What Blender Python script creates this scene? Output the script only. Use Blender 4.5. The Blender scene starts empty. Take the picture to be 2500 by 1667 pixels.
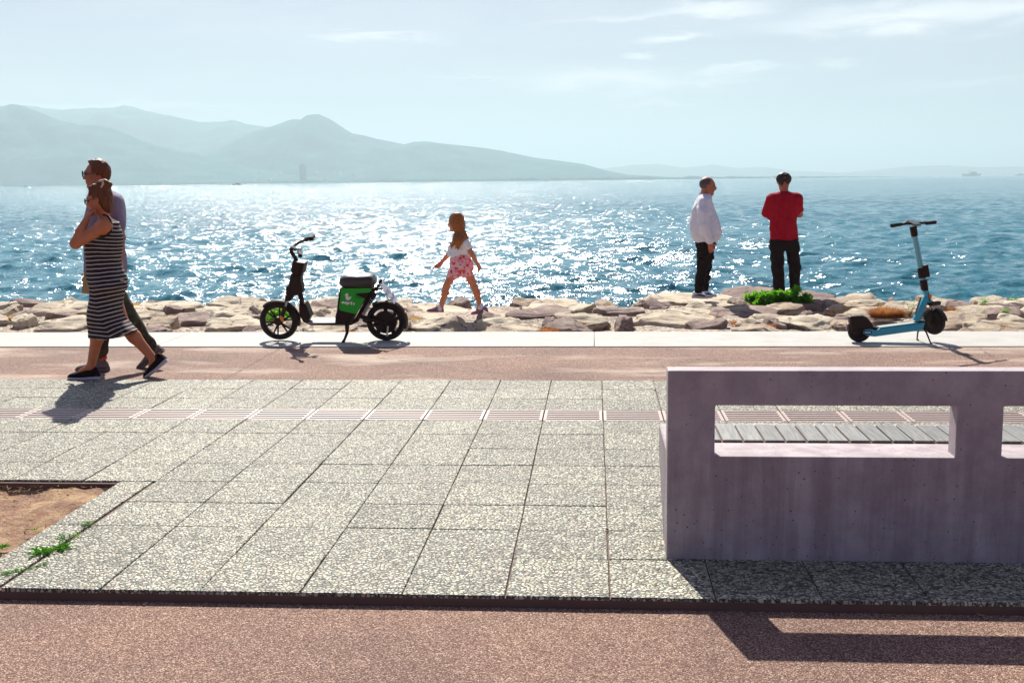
import bpy, bmesh, math, random
import numpy as np
from mathutils import Vector, Matrix
R = math.radians
SC = bpy.context.scene
# ------------------------------------------------------------------ camera
CAMH, FPX, PW, PH = 1.62, 2840.0, 2500.0, 1667.0
YAW, PITCH, ROLL = R(4.1), R(7.9), R(-0.6)
cf = np.array([-math.sin(YAW)*math.cos(PITCH), math.cos(YAW)*math.cos(PITCH), -math.sin(PITCH)])
_r = np.array([math.cos(YAW), math.sin(YAW), 0.0]); _u = np.cross(_r, cf)
cr = _r*math.cos(ROLL)+_u*math.sin(ROLL); cu = -_r*math.sin(ROLL)+_u*math.cos(ROLL)
cam = bpy.data.cameras.new('camera'); camo = bpy.data.objects.new('camera', cam)
SC.collection.objects.link(camo); SC.camera = camo
cam.sensor_width = 36; cam.lens = FPX/PW*36; cam.clip_start = 0.05; cam.clip_end = 90000
camo.matrix_world = Matrix(((cr[0], cu[0], -cf[0], 0), (cr[1], cu[1], -cf[1], 0), (cr[2], cu[2], -cf[2], CAMH), (0, 0, 0, 1)))
def ray(x, y): return cf+cr*(x-PW/2)/FPX+cu*(PH/2-y)/FPX
def G(x, y, z=0.0):                       # photo pixel -> where its ray meets the level z
    d = ray(x, y); t = (z-CAMH)/d[2]; return np.array([d[0]*t, d[1]*t, z])
def V(x, y, Y):                           # photo pixel -> where its ray meets the upright plane at distance Y
    d = ray(x, y); t = Y/d[1]; return np.array([d[0]*t, Y, CAMH+d[2]*t])
# ------------------------------------------------------------------ light
SUN_EL, SUN_AZ = 41.5, 13.3                # azimuth: degrees left of +Y
sd = np.array([-math.sin(R(SUN_AZ))*math.cos(R(SUN_EL)), math.cos(R(SUN_AZ))*math.cos(R(SUN_EL)), math.sin(R(SUN_EL))])
sl = bpy.data.lights.new('sun', 'SUN'); sl.energy = 5.0; sl.angle = R(0.53); sl.color = (1.0, 0.95, 0.84)
so = bpy.data.objects.new('sun', sl); SC.collection.objects.link(so)
so.rotation_euler = Vector(sd).to_track_quat('Z', 'Y').to_euler()
SC.view_settings.view_transform = 'Standard'; SC.view_settings.look = 'None'
SC.view_settings.exposure = 0.75; SC.view_settings.gamma = 1
SC.cycles.volume_step_rate = 4; SC.cycles.volume_max_steps = 64; SC.cycles.volume_bounces = 0
SC.cycles.max_bounces = 6; SC.cycles.sample_clamp_indirect = 4; SC.cycles.caustics_reflective = False
world = bpy.data.worlds.new("World"); SC.world = world; world.use_nodes = True
class NT:
    def __init__(s, nt): s.t = nt; s.n = nt.nodes; s.l = nt.links
    def add(s, ty, **kw):
        n = s.n.new(ty)
        for k, v in kw.items(): setattr(n, k, v)
        return n
    def link(s, a, b): s.l.new(a, b)
    def inp(s, sock, v):
        if v is None: return
        if isinstance(v, bpy.types.NodeSocket): s.l.new(v, sock)
        elif isinstance(v, (tuple, list)) and len(v) == 3 and sock.type == 'RGBA': sock.default_value = (*v, 1)
        else: sock.default_value = v
    def math(s, op, a, b=None, c=None, clamp=False):
        n = s.add('ShaderNodeMath', operation=op, use_clamp=clamp)
        s.inp(n.inputs[0], a); s.inp(n.inputs[1], b); s.inp(n.inputs[2], c); return n.outputs[0]
    def mix(s, f, a, b, mode='MIX'):
        n = s.add('ShaderNodeMix', data_type='RGBA', blend_type=mode)
        s.inp(n.inputs[0], f); s.inp(n.inputs[6], a); s.inp(n.inputs[7], b); return n.outputs[2]
    def ramp(s, f, stops, interp='LINEAR'):
        n = s.add('ShaderNodeValToRGB'); n.color_ramp.interpolation = interp
        e = n.color_ramp.elements
        while len(e) < len(stops): e.new(0.5)
        for i, (p, c) in enumerate(stops):
            e[i].position = p; e[i].color = (*c, 1) if isinstance(c, (tuple, list)) else (c, c, c, 1)
        s.inp(n.inputs[0], f); return n.outputs[0]
    def noise(s, vec, scale, detail=3, rough=.55, dist=0, out=0):
        n = s.add('ShaderNodeTexNoise'); s.inp(n.inputs['Vector'], vec)
        n.inputs['Scale'].default_value = scale; n.inputs['Detail'].default_value = detail
        n.inputs['Roughness'].default_value = rough; n.inputs['Distortion'].default_value = dist
        return n.outputs[out]
    def voro(s, vec, scale, feature='F1', out='Distance', rnd=1.0):
        n = s.add('ShaderNodeTexVoronoi', feature=feature); s.inp(n.inputs['Vector'], vec)
        n.inputs['Scale'].default_value = scale; n.inputs['Randomness'].default_value = rnd
        return n.outputs[out]
    def mapping(s, vec, scale=(1, 1, 1), rot=(0, 0, 0), loc=(0, 0, 0)):
        n = s.add('ShaderNodeMapping'); s.inp(n.inputs[0], vec); n.inputs[1].default_value = loc
        n.inputs[2].default_value = rot; n.inputs[3].default_value = scale; return n.outputs[0]
    def bump(s, h, strength=.5, dist=.01, normal=None):
        n = s.add('ShaderNodeBump'); s.inp(n.inputs['Height'], h); n.inputs['Strength'].default_value = strength
        n.inputs['Distance'].default_value = dist
        if normal is not None: s.inp(n.inputs['Normal'], normal)
        return n.outputs[0]
w = NT(world.node_tree); w.n.clear()
wo = w.add('ShaderNodeOutputWorld'); bg = w.add('ShaderNodeBackground')
sky = w.add('ShaderNodeTexSky', sky_type='NISHITA'); sky.sun_disc = False
sky.sun_elevation = R(SUN_EL); sky.sun_rotation = R(-SUN_AZ); sky.air_density = 1.0; sky.dust_density = 2.0; sky.ozone_density = 1.5
tc = w.add('ShaderNodeTexCoord'); sep = w.add('ShaderNodeSeparateXYZ'); w.link(tc.outputs['Generated'], sep.inputs[0])
az = w.math('ARCTAN2', sep.outputs[0], sep.outputs[1]); el = w.math('ARCSINE', sep.outputs[2])
cmb = w.add('ShaderNodeCombineXYZ'); w.link(az, cmb.inputs[0]); w.link(el, cmb.inputs[1])
nz = w.noise(w.mapping(cmb.outputs[0], (14, 70, 1), (0, 0, R(2))), 1.0, 6, .6, .6)
nz2 = w.noise(w.mapping(cmb.outputs[0], (5, 22, 1)), 1.0, 4, .6, .3)
jit = w.math('MULTIPLY_ADD', w.math('SUBTRACT', nz, .5), .035, el)
CL = [(1640, 24, 100, 13, .9, -.02), (1480, 36, 190, 6, .5, -.05), (2110, 36, 250, 20, .95, -.03), (2350, 20, 220, 26, .9, -.03), (1880, 62, 75, 10, .5, 0), (1550, 79, 60, 7, .8, 0),
      (850, 86, 110, 7, .75, .02), (1468, 126, 28, 5, .7, 0), (1690, 163, 85, 8, .8, -.02), (1400, 186, 150, 20, .8, .03), (1600, 190, 110, 8, .5, -.06),
      (1090, 173, 90, 5, .4, 0), (1500, 241, 90, 7, .45, 0), (230, 242, 260, 8, .5, .01), (1920, 143, 40, 6, .45, 0), (2260, 186, 120, 7, .35, -.02), (700, 60, 160, 8, .2, 0)]
tot = None
for (x, y, hw, hh, a, sl_) in CL:
    d = ray(x*1.0629, y*1.0629); d = d/np.linalg.norm(d)
    a0 = math.atan2(d[0], d[1]); e0 = math.asin(d[2]); k = 1.0629/FPX
    dx = w.math('MULTIPLY', w.math('SUBTRACT', az, a0), 1/(hw*k*1.25))
    dy0 = w.math('SUBTRACT', jit, e0)
    dy = w.math('MULTIPLY', w.math('MULTIPLY_ADD', w.math('SUBTRACT', az, a0), sl_, dy0), 1/(hh*k*1.35))
    q = w.math('ADD', w.math('MULTIPLY', dx, dx), w.math('MULTIPLY', dy, dy))
    g = w.math('MULTIPLY', w.math('EXPONENT', w.math('MULTIPLY', q, -1.0)), a)
    tot = g if tot is None else w.math('MAXIMUM', tot, g)
fil = w.math('MULTIPLY_ADD', nz, 1.5, -.35, clamp=True)
cm = w.math('MULTIPLY', w.math('MULTIPLY', tot, w.math('MULTIPLY_ADD', fil, .6, .55)), 1.0, clamp=True)
veil = w.math('MULTIPLY', w.ramp(nz2, [(.35, 0.0), (.75, 1.0)]), .18)
cm = w.math('MAXIMUM', cm, veil)
# bright hazy air toward the sun, clearer and deeper away from it
sun_side = w.math('POWER', w.math('MULTIPLY_ADD', w.math('COSINE', w.math('ADD', az, R(SUN_AZ))), .5, .5), 1.6)
hz = w.math('MULTIPLY', w.math('EXPONENT', w.math('MULTIPLY', w.math('MAXIMUM', el, 0.0), -2.6)), w.math('MULTIPLY_ADD', sun_side, .85, .10))
skyc = w.mix(1.0, sky.outputs[0], (.50, .41, .82), 'MULTIPLY')
skyc = w.mix(hz, skyc, (7.1, 8.25, 8.6))
skyc = w.mix(w.math('MULTIPLY', cm, .8), skyc, (17.0, 16.4, 16.2))
w.link(skyc, bg.inputs[0]); bg.inputs[1].default_value = 0.05
w.link(bg.outputs[0], wo.inputs[0])

# ------------------------------------------------------------------ helpers
rng = random.Random(7); NR = np.random.RandomState(5)
def tag(o, label=None, cat=None, group=None, kind=None):
    if label: o['label'] = label
    if cat: o['category'] = cat
    if group: o['group'] = group
    if kind: o['kind'] = kind
    return o
def link(o, parent=None):
    SC.collection.objects.link(o)
    if parent is not None: o.parent = parent; o.matrix_parent_inverse = Matrix.Translation(-Vector(parent['base'])) if 'base' in parent else Matrix()
    return o
def empty(name, loc=(0, 0, 0)):
    o = bpy.data.objects.new(name, None); o.location = loc; o.empty_display_size = .2; SC.collection.objects.link(o); return o
def child(o, p):
    """parent p gets o; o's mesh is in world coordinates, the thing's base may be anywhere"""
    o.parent = p
    m = Vector((0, 0, 0)); q = p
    while q is not None: m += Vector(q.location); q = q.parent
    o.location = -m if o.type == 'MESH' else o.location
    return o
def mesh(name, V_, F_, mat=None, parent=None, smooth=False):
    me = bpy.data.meshes.new(name); V_ = np.asarray(V_, dtype=np.float32)
    if isinstance(F_, np.ndarray):
        k = F_.shape[1]; me.vertices.add(len(V_)); me.vertices.foreach_set('co', V_.ravel())
        me.loops.add(F_.size); me.loops.foreach_set('vertex_index', F_.ravel().astype(np.int32))
        me.polygons.add(len(F_)); me.polygons.foreach_set('loop_start', np.arange(0, F_.size, k, dtype=np.int32))
        me.update(calc_edges=True); me.validate()
    else:
        me.from_pydata([tuple(map(float, v)) for v in V_], [], F_); me.update()
    if smooth: me.polygons.foreach_set('use_smooth', np.ones(len(me.polygons), dtype=bool))
    o = bpy.data.objects.new(name, me)
    if mat: me.materials.append(mat)
    SC.collection.objects.link(o)
    if parent is not None: child(o, parent)
    return o
class MB:
    """collects simple solids in world coordinates into one mesh"""
    def __init__(s): s.v = []; s.f = []
    def add(s, V_, F_):
        b = len(s.v); s.v += [tuple(map(float, p)) for p in V_]; s.f += [tuple(i+b for i in f) for f in F_]; return s
    def box(s, a, b, bev=0.0):
        x0, y0, z0 = a; x1, y1, z1 = b
        if bev <= 0:
            V_ = [(x, y, z) for z in (z0, z1) for y in (y0, y1) for x in (x0, x1)]
            return s.add(V_, [(0, 2, 3, 1), (4, 5, 7, 6), (0, 1, 5, 4), (2, 6, 7, 3), (0, 4, 6, 2), (1, 3, 7, 5)])
        c = bev; L = [(x0+c, y0), (x1-c, y0), (x1, y0+c), (x1, y1-c), (x1-c, y1), (x0+c, y1), (x0, y1-c), (x0, y0+c)]
        cx, cy = (x0+x1)/2, (y0+y1)/2
        def ring(z, ins): return [(cx+(x-cx)*(1-ins/max(1e-6, (x1-x0)/2)), cy+(y-cy)*(1-ins/max(1e-6, (y1-y0)/2)), z) for x, y in L]
        rs = [ring(z0, c), ring(z0+c, 0), ring(z1-c, 0), ring(z1, c)]
        return s.loft(rs)
    def loft(s, rings, cap=True, close=False):
        n = len(rings[0]); V_ = [p for r in rings for p in r]; F_ = []
        m = len(rings)
        for i in range(m if close else m-1):
            for j in range(n):
                a = i*n+j; b = i*n+(j+1) % n; c = ((i+1) % m)*n+(j+1) % n; d = ((i+1) % m)*n+j
                F_.append((a, b, c, d))
        if cap and not close: F_.append(tuple(range(n-1, -1, -1))); F_.append(tuple(range((m-1)*n, m*n)))
        return s.add(V_, F_)
    def tube(s, pts, rad, n=10, cap=True, flat=1.0, close=False):
        pts = [Vector(p) for p in pts]; m = len(pts)
        if not hasattr(rad, '__len__'): rad = [rad]*m
        T = []
        for i in range(m):
            a = pts[(i-1) % m if close else max(0, i-1)]; b = pts[(i+1) % m if close else min(m-1, i+1)]; T.append((b-a).normalized())
        up = Vector((0, 0, 1)) if abs(T[0].z) < .9 else Vector((0, 1, 0))
        N = (up-T[0]*up.dot(T[0])).normalized(); rings = []
        for i in range(m):
            N = (N-T[i]*N.dot(T[i])).normalized(); B = T[i].cross(N)
            rings.append([tuple(pts[i]+(N*math.cos(2*math.pi*k/n)+B*math.sin(2*math.pi*k/n)*flat)*rad[i]) for k in range(n)])
        return s.loft(rings, cap, close)
    def prism(s, poly, y0, y1, bev=0.0, axis='y'):
        """poly: (x, z) outline, extruded from y0 to y1, edges eased by bev"""
        P = np.array(poly, float)
        ar = np.sum(P[:, 0]*np.roll(P[:, 1], -1)-np.roll(P[:, 0], -1)*P[:, 1])
        if ar < 0: P = P[::-1]
        def inset(P, d):
            e = np.roll(P, -1, 0)-P; e /= np.linalg.norm(e, axis=1)[:, None]+1e-9; nn = np.stack([-e[:, 1], e[:, 0]], 1)
            n2 = nn+np.roll(nn, 1, 0); n2 /= np.maximum(.35, np.sum(n2*nn, 1))[:, None]; return P+n2*d
        if bev > 0: lv = [(inset(P, bev), y0), (P, y0+bev), (P, y1-bev), (inset(P, bev), y1)]
        else: lv = [(P, y0), (P, y1)]
        return s.loft([[(x, y, z) if axis == 'y' else ((y, x, z) if axis == 'x' else (x, z, y)) for x, z in Q] for Q, y in lv])
    def disc(s, c, r, y0, y1, n=32, bev=0, rx=None):
        return s.prism([(c[0]+(rx or r)*math.cos(2*math.pi*k/n), c[1]+r*math.sin(2*math.pi*k/n)) for k in range(n)], y0, y1, bev)
    def build(s, name, mat, parent=None, smooth=False, bevel=0):
        me = bpy.data.meshes.new(name); me.from_pydata(s.v, [], s.f); me.update()
        bm = bmesh.new(); bm.from_mesh(me); bmesh.ops.recalc_face_normals(bm, faces=bm.faces)
        if smooth:
            for f in bm.faces: f.smooth = True
            for e in bm.edges:
                if len(e.link_faces) == 2 and e.calc_face_angle(0) > R(38): e.smooth = False
        bm.to_mesh(me); bm.free()
        o = bpy.data.objects.new(name, me); me.materials.append(mat); SC.collection.objects.link(o)
        if parent is not None: child(o, parent)
        return o
_pt = NR.permutation(4096).astype(np.int64)
def vnoise(x, y, z=None):
    x = np.asarray(x, np.float64); y = np.asarray(y, np.float64); z = np.zeros_like(x) if z is None else np.asarray(z, np.float64)
    xi, yi, zi = np.floor(x).astype(np.int64), np.floor(y).astype(np.int64), np.floor(z).astype(np.int64)
    fx, fy, fz = x-xi, y-yi, z-zi
    fx, fy, fz = (t*t*(3-2*t) for t in (fx, fy, fz))
    def h(a, b, c): return _pt[(_pt[(_pt[a & 4095]+b) & 4095]+c) & 4095]/2047.5-1
    r = 0
    for dx in (0, 1):
        for dy in (0, 1):
            for dz in (0, 1):
                r = r+h(xi+dx, yi+dy, zi+dz)*(fx if dx else 1-fx)*(fy if dy else 1-fy)*(fz if dz else 1-fz)
    return r
def fbm(x, y, z=None, o=4, g=.5, l=2.03):
    a = 1; r = 0; s = 1
    for i in range(o):
        r = r+a*vnoise(np.asarray(x)*s+17.3*i, np.asarray(y)*s-9.1*i, None if z is None else np.asarray(z)*s+3.7*i); a *= g; s *= l
    return r
def gridfaces(nu, nv):
    i = np.arange(nu-1)[:, None]; j = np.arange(nv-1)[None, :]; a = i*nv+j
    return np.stack([a, a+1, a+nv+1, a+nv], -1).reshape(-1, 4)
# ------------------------------------------------------------------ materials
def mat(name, col=None, rough=.6, metal=0, spec=.5, fn=None, **kw):
    m = bpy.data.materials.new(name); m.use_nodes = True; t = NT(m.node_tree); b = t.n['Principled BSDF']
    if col is not None: b.inputs['Base Color'].default_value = (*col, 1)
    b.inputs['Roughness'].default_value = rough; b.inputs['Metallic'].default_value = metal; b.inputs['Specular IOR Level'].default_value = spec
    for k, v in kw.items(): b.inputs[k.replace('_', ' ')].default_value = v
    if fn: fn(t, b)
    return m
def objco(t): return t.add('ShaderNodeTexCoord').outputs['Object']
def geo(t): return t.add('ShaderNodeNewGeometry').outputs['Position']
def worn(name, col, rough=.5, var=.25, scale=30, metal=0, bump=.0, spec=.5, **kw):
    def fn(t, b):
        p = objco(t); n = t.noise(p, scale, 4, .6); n2 = t.noise(p, scale*.15, 2)
        f = t.math('MULTIPLY_ADD', t.math('ADD', n, n2), var, 1-var)
        c = t.add('ShaderNodeVectorMath', operation='SCALE'); c.inputs[0].default_value = col; t.link(f, c.inputs[3])
        t.link(c.outputs[0], b.inputs['Base Color']); t.link(t.math('MULTIPLY_ADD', n, .25, rough-.12), b.inputs['Roughness'])
        if bump: t.link(t.bump(n, .6, bump), b.inputs['Normal'])
    return mat(name, col, rough, metal, spec, fn, **kw)
def m_pebble(t, b):
    p = geo(t)
    wv = t.add('ShaderNodeVectorMath', operation='ADD'); t.link(p, wv.inputs[0])
    nn = t.noise(p, 40, 2, out=1); sc = t.add('ShaderNodeVectorMath', operation='SCALE'); t.link(nn, sc.inputs[0]); sc.inputs[3].default_value = .006; t.link(sc.outputs[0], wv.inputs[1])
    q = t.mapping(wv.outputs[0], (54, 72, 30))
    d = t.voro(q, 1.0); c = t.voro(q, 1.0, out='Color'); e = t.voro(q, 1.0, feature='DISTANCE_TO_EDGE')
    s = t.add('ShaderNodeSeparateColor'); t.link(c, s.inputs[0])
    pc = t.ramp(s.outputs[0], [(0, (.10, .10, .10)), (.2, (.31, .31, .25)), (.38, (.75, .69, .52)), (.55, (.57, .60, .48)), (.72, (.92, .90, .72)), (.88, (.66, .52, .37)), (1, (.96, .95, .82))])
    gap = t.ramp(e, [(0.02, 0.0), (.14, 1.0)])
    big = t.noise(p, 1.3, 4, .6); dirt = t.math('MULTIPLY_ADD', big, .5, .75)
    fine = t.noise(p, 320, 2)
    pc = t.mix(gap, (.085, .07, .06), pc)
    sx_ = t.add('ShaderNodeSeparateXYZ'); t.link(p, sx_.inputs[0]); cid = t.add('ShaderNodeCombineXYZ')
    t.link(t.math('FLOOR', t.math('DIVIDE', t.math('ADD', sx_.outputs[0], .352), .411)), cid.inputs[0]); t.link(t.math('FLOOR', t.math('DIVIDE', t.math('SUBTRACT', sx_.outputs[1], 4.44), .4105)), cid.inputs[1])
    wn = t.add('ShaderNodeTexWhiteNoise', noise_dimensions='2D'); t.link(cid.outputs[0], wn.inputs['Vector'])
    pc = t.mix(1.0, pc, t.ramp(wn.outputs[0], [(0, (.80, .80, .78)), (.5, (.94, .95, .93)), (1, (1.08, 1.08, 1.04))]), 'MULTIPLY')
    stn = t.noise(p, 2.7, 5, .7); pc = t.mix(t.ramp(stn, [(.56, 0.0), (.70, .38)]), pc, (.16, .13, .105))
    pc = t.mix(1.0, pc, t.ramp(t.math('ADD', t.math('MULTIPLY', dirt, .5), t.math('MULTIPLY', fine, .5)), [(.3, .38), (.75, .80)]), 'MULTIPLY')
    t.link(pc, b.inputs['Base Color'])
    h = t.math('SUBTRACT', 1.0, t.math('MULTIPLY', d, d)); h = t.math('MULTIPLY', h, t.math('MULTIPLY_ADD', s.outputs[1], .8, .4))
    h = t.math('MULTIPLY', h, gap)
    t.link(t.bump(h, .95, .012), b.inputs['Normal']); b.inputs['Roughness'].default_value = .62
M = {}
M['pebble'] = mat('exposed_aggregate', fn=m_pebble)
def m_red(t, b):
    p = geo(t); c = t.voro(p, 230, out='Color'); s = t.add('ShaderNodeSeparateColor'); t.link(c, s.inputs[0])
    col = t.ramp(s.outputs[0], [(0, (.055, .022, .018)), (.3, (.155, .073, .054)), (.6, (.265, .142, .103)), (.85, (.42, .275, .20)), (1, (.70, .55, .43))])
    big = t.noise(p, .9, 5, .6); stain = t.noise(t.mapping(p, (.55, 1.6, 1)), 1.1, 5, .6)
    col = t.mix(1.0, col, t.ramp(big, [(.3, (.66, .60, .62)), (.5, (.92, .88, .86)), (.7, (1.10, 1.04, .98))]), 'MULTIPLY')
    sy = t.add('ShaderNodeSeparateXYZ'); t.link(p, sy.inputs[0])
    far = t.math('MULTIPLY', t.math('GREATER_THAN', sy.outputs[1], 8.5), .48)
    f = t.math('MULTIPLY', t.ramp(stain, [(.52, 0.0), (.66, 1.0)]), far)
    col = t.mix(f, col, (.74, .62, .50))
    vc = t.voro(t.mapping(p, (.34, .5, 1)), 1.0, feature='DISTANCE_TO_EDGE')
    nd = t.math('MULTIPLY_ADD', t.noise(p, 6, 3), .03, -.015); cr_ = t.math('LESS_THAN', t.math('ABSOLUTE', t.math('ADD', vc, nd)), .0022)
    col = t.mix(t.math('MULTIPLY', cr_, t.math('MULTIPLY', far, 1.2)), col, (.10, .06, .05))
    t.link(col, b.inputs['Base Color'])
    t.link(t.bump(t.voro(p, 210), .9, .004), b.inputs['Normal']); b.inputs['Roughness'].default_value = .85
M['red'] = mat('red_asphalt', fn=m_red)
def m_kerb(t, b):
    p = geo(t); n = t.noise(p, 3, 5, .65); f = t.noise(p, 160, 3)
    c = t.ramp(n, [(.25, (.40, .385, .355)), (.6, (.50, .485, .45)), (.85, (.55, .535, .50))])
    c = t.mix(1.0, c, t.ramp(f, [(.3, .88), (.7, 1.0)]), 'MULTIPLY')
    spots = t.math('LESS_THAN', t.voro(p, 5), .035); c = t.mix(t.math('MULTIPLY', spots, .5), c, (.25, .20, .16))
    t.link(c, b.inputs['Base Color']); t.link(t.bump(f, .4, .002), b.inputs['Normal']); b.inputs['Roughness'].default_value = .8
M['kerb'] = mat('pale_stone_kerb', fn=m_kerb)
def m_conc(t, b):
    p = geo(t); st = t.noise(t.mapping(p, (11, 11, .9)), 1.0, 5, .65); cl = t.noise(p, 5, 7, .68); f = t.noise(p, 180, 3)
    sp = t.add('ShaderNodeSeparateXYZ'); t.link(p, sp.inputs[0])
    c = t.ramp(cl, [(.30, (.35, .29, .32)), (.52, (.47, .405, .43)), (.74, (.58, .52, .53))])
    low = t.ramp(sp.outputs[2], [(.0, 1.0), (.46, .9), (.5, .25), (1, .25)])
    c = t.mix(t.math('MULTIPLY', t.ramp(st, [(.42, 0.0), (.62, 1.0)]), t.math('MULTIPLY', low, .58)), c, (.24, .175, .20))
    c = t.mix(1.0, c, t.ramp(f, [(.25, .84), (.7, 1.04)]), 'MULTIPLY')
    pv = t.voro(p, 30); ps = t.math('LESS_THAN', pv, t.math('MULTIPLY', t.noise(p, 5), .20)); c = t.mix(t.math('MULTIPLY', ps, .8), c, (.06, .045, .05))
    t.link(c, b.inputs['Base Color'])
    h = t.math('SUBTRACT', t.math('MULTIPLY', f, .25), ps); t.link(t.bump(h, .5, .002), b.inputs['Normal']); b.inputs['Roughness'].default_value = .72
M['conc'] = mat('cast_concrete', fn=m_conc)
def m_plank(t, b):
    p = objco(t); r_ = t.add('ShaderNodeObjectInfo').outputs['Random']
    q = t.add('ShaderNodeVectorMath', operation='ADD'); t.link(p, q.inputs[0]); cb = t.add('ShaderNodeCombineXYZ'); t.link(t.math('MULTIPLY', r_, 37), cb.inputs[2]); t.link(cb.outputs[0], q.inputs[1])
    g = t.noise(t.mapping(q.outputs[0], (90, 5, 40)), 1.0, 5, .65, .6)
    c = t.ramp(g, [(.25, (.09, .085, .085)), (.5, (.20, .205, .20)), (.75, (.34, .34, .33))])
    c = t.mix(1.0, c, t.ramp(r_, [(0, .75), (1, 1.1)]), 'MULTIPLY')
    t.link(c, b.inputs['Base Color']); t.link(t.bump(g, .5, .002), b.inputs['Normal']); b.inputs['Roughness'].default_value = .7
M['plank'] = mat('weathered_timber', fn=m_plank)
M['grate'] = worn('pale_metal', (.42, .32, .28), .45, .15, 25, .0)
M['dark'] = worn('dark_gap', (.15, .085, .065), .9, .3, 40)
def m_dirt(t, b):
    p = geo(t); n = t.noise(p, 7, 6, .65); f = t.noise(t.mapping(p, (60, 120, 60), (0, 0, .5)), 1, 4, .7, 1.0); v = t.voro(p, 45, out='Color'); s = t.add('ShaderNodeSeparateColor'); t.link(v, s.inputs[0])
    c = t.ramp(n, [(.3, (.09, .035, .022)), (.45, (.22, .10, .06)), (.6, (.38, .24, .12)), (.8, (.46, .33, .18))])
    c = t.mix(t.ramp(f, [(.5, 0.0), (.7, .8)]), c, (.62, .48, .29)); c = t.mix(t.math('MULTIPLY', t.math('GREATER_THAN', s.outputs[0], .86), .7), c, (.30, .13, .07))
    t.link(c, b.inputs['Base Color']); t.link(t.bump(t.math('ADD', n, t.math('MULTIPLY', f, .4)), .8, .02), b.inputs['Normal']); b.inputs['Roughness'].default_value = .9
M['dirt'] = mat('dry_soil', fn=m_dirt)
def m_shore(t, b):
    p = geo(t); n = t.noise(p, 3.5, 6, .65); v = t.voro(p, 38, out='Color'); s = t.add('ShaderNodeSeparateColor'); t.link(v, s.inputs[0])
    c = t.ramp(s.outputs[0], [(0, (.10, .07, .06)), (.35, (.28, .21, .16)), (.7, (.46, .38, .30)), (1, (.64, .56, .46))])
    c = t.mix(t.ramp(n, [(.54, 0.0), (.70, .6)]), c, (.45, .22, .10))
    t.link(c, b.inputs['Base Color']); t.link(t.bump(t.voro(p, 38), .8, .02), b.inputs['Normal']); b.inputs['Roughness'].default_value = .9
M['shore'] = mat('shore_gravel', fn=m_shore)
def rockmat(name, a, b_, c_):
    def fn(t, b):
        p = geo(t); n = t.noise(p, 2.2, 6, .62, .4); f = t.noise(t.mapping(p, (14, 14, 40)), 1.0, 5, .7, .5); ff = t.noise(p, 70, 4, .65)
        c = t.ramp(n, [(.28, a), (.5, b_), (.72, c_)])
        c = t.mix(t.math('MULTIPLY', t.ramp(f, [(.50, 0.0), (.72, 1.0)]), .55), c, tuple(x*.42 for x in b_))
        c = t.mix(1.0, c, t.ramp(ff, [(.25, .68), (.62, 1.05)]), 'MULTIPLY')
        wn = t.noise(p, 9, 4, .6); vv = t.voro(t.mapping(p, (1.6, 2.4, 5), (0, .2, .4)), 1.0, feature='DISTANCE_TO_EDGE')
        ck = t.math('LESS_THAN', t.math('ADD', vv, t.math('MULTIPLY_ADD', wn, .18, -.085)), .022)
        c = t.mix(t.math('MULTIPLY', ck, .7), c, (.10, .06, .06))
        t.link(c, b.inputs['Base Color'])
        h = t.math('ADD', t.math('MULTIPLY', f, .6), t.math('MULTIPLY', ff, .35)); h = t.math('SUBTRACT', h, t.math('MULTIPLY', ck, .8))
        t.link(t.bump(h, .9, .03), b.inputs['Normal']); b.inputs['Roughness'].default_value = .85
    return mat(name, fn=fn)
M['rockpale'] = rockmat('pale_limestone', (.38, .28, .19), (.64, .53, .38), (.80, .71, .54))
M['rockmauve'] = rockmat('mauve_stone', (.18, .11, .10), (.31, .21, .175), (.50, .39, .30))
M['rocktan'] = rockmat('tan_stone', (.28, .18, .12), (.48, .36, .25), (.66, .54, .38))
def m_water(t, b):
    p = geo(t)
    g = t.add('ShaderNodeNewGeometry').outputs['Normal']; acc = g; ln = t.add('ShaderNodeVectorMath', operation='LENGTH'); t.link(p, ln.inputs[0]); far = t.math('MULTIPLY_ADD', t.math('MULTIPLY', t.math('SUBTRACT', ln.outputs[1 if len(ln.outputs) > 1 else 0], 35.), 1/220., clamp=True), .55, 1.0)
    for (sc_, ro, am, de) in (((.9, 2.8, 1), -.08, .62, 3), ((2.8, 7.0, 1), .10, 1.1, 3), ((19, 34, 1), .25, 1.15, 2)):
        nn = t.noise(t.mapping(p, sc_, (0, 0, ro)), 1.0, de, .6, .3, out=1)
        q = t.add('ShaderNodeVectorMath', operation='SUBTRACT'); t.link(nn, q.inputs[0]); q.inputs[1].default_value = (.5, .5, .5)
        q2 = t.add('ShaderNodeVectorMath', operation='MULTIPLY'); t.link(q.outputs[0], q2.inputs[0]); q2.inputs[1].default_value = (am*1.05, am, 0); q5 = t.add('ShaderNodeVectorMath', operation='SCALE'); t.link(q2.outputs[0], q5.inputs[0]); t.link(far, q5.inputs[3]); q2 = q5
        q3 = t.add('ShaderNodeVectorMath', operation='ADD'); t.link(acc, q3.inputs[0]); t.link(q2.outputs[0], q3.inputs[1]); acc = q3.outputs[0]
    q4 = t.add('ShaderNodeVectorMath', operation='NORMALIZE'); t.link(acc, q4.inputs[0]); t.link(q4.outputs[0], b.inputs['Normal'])
    pt = t.noise(t.mapping(p, (.02, .06, 1)), 1.0, 4, .6)
    t.link(t.ramp(pt, [(.35, (.032, .165, .215)), (.65, (.055, .235, .29))]), b.inputs['Base Color'])
M['water'] = mat('sea_water', (.01, .07, .09), .13, 0, .5, m_water, IOR=1.33)
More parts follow.
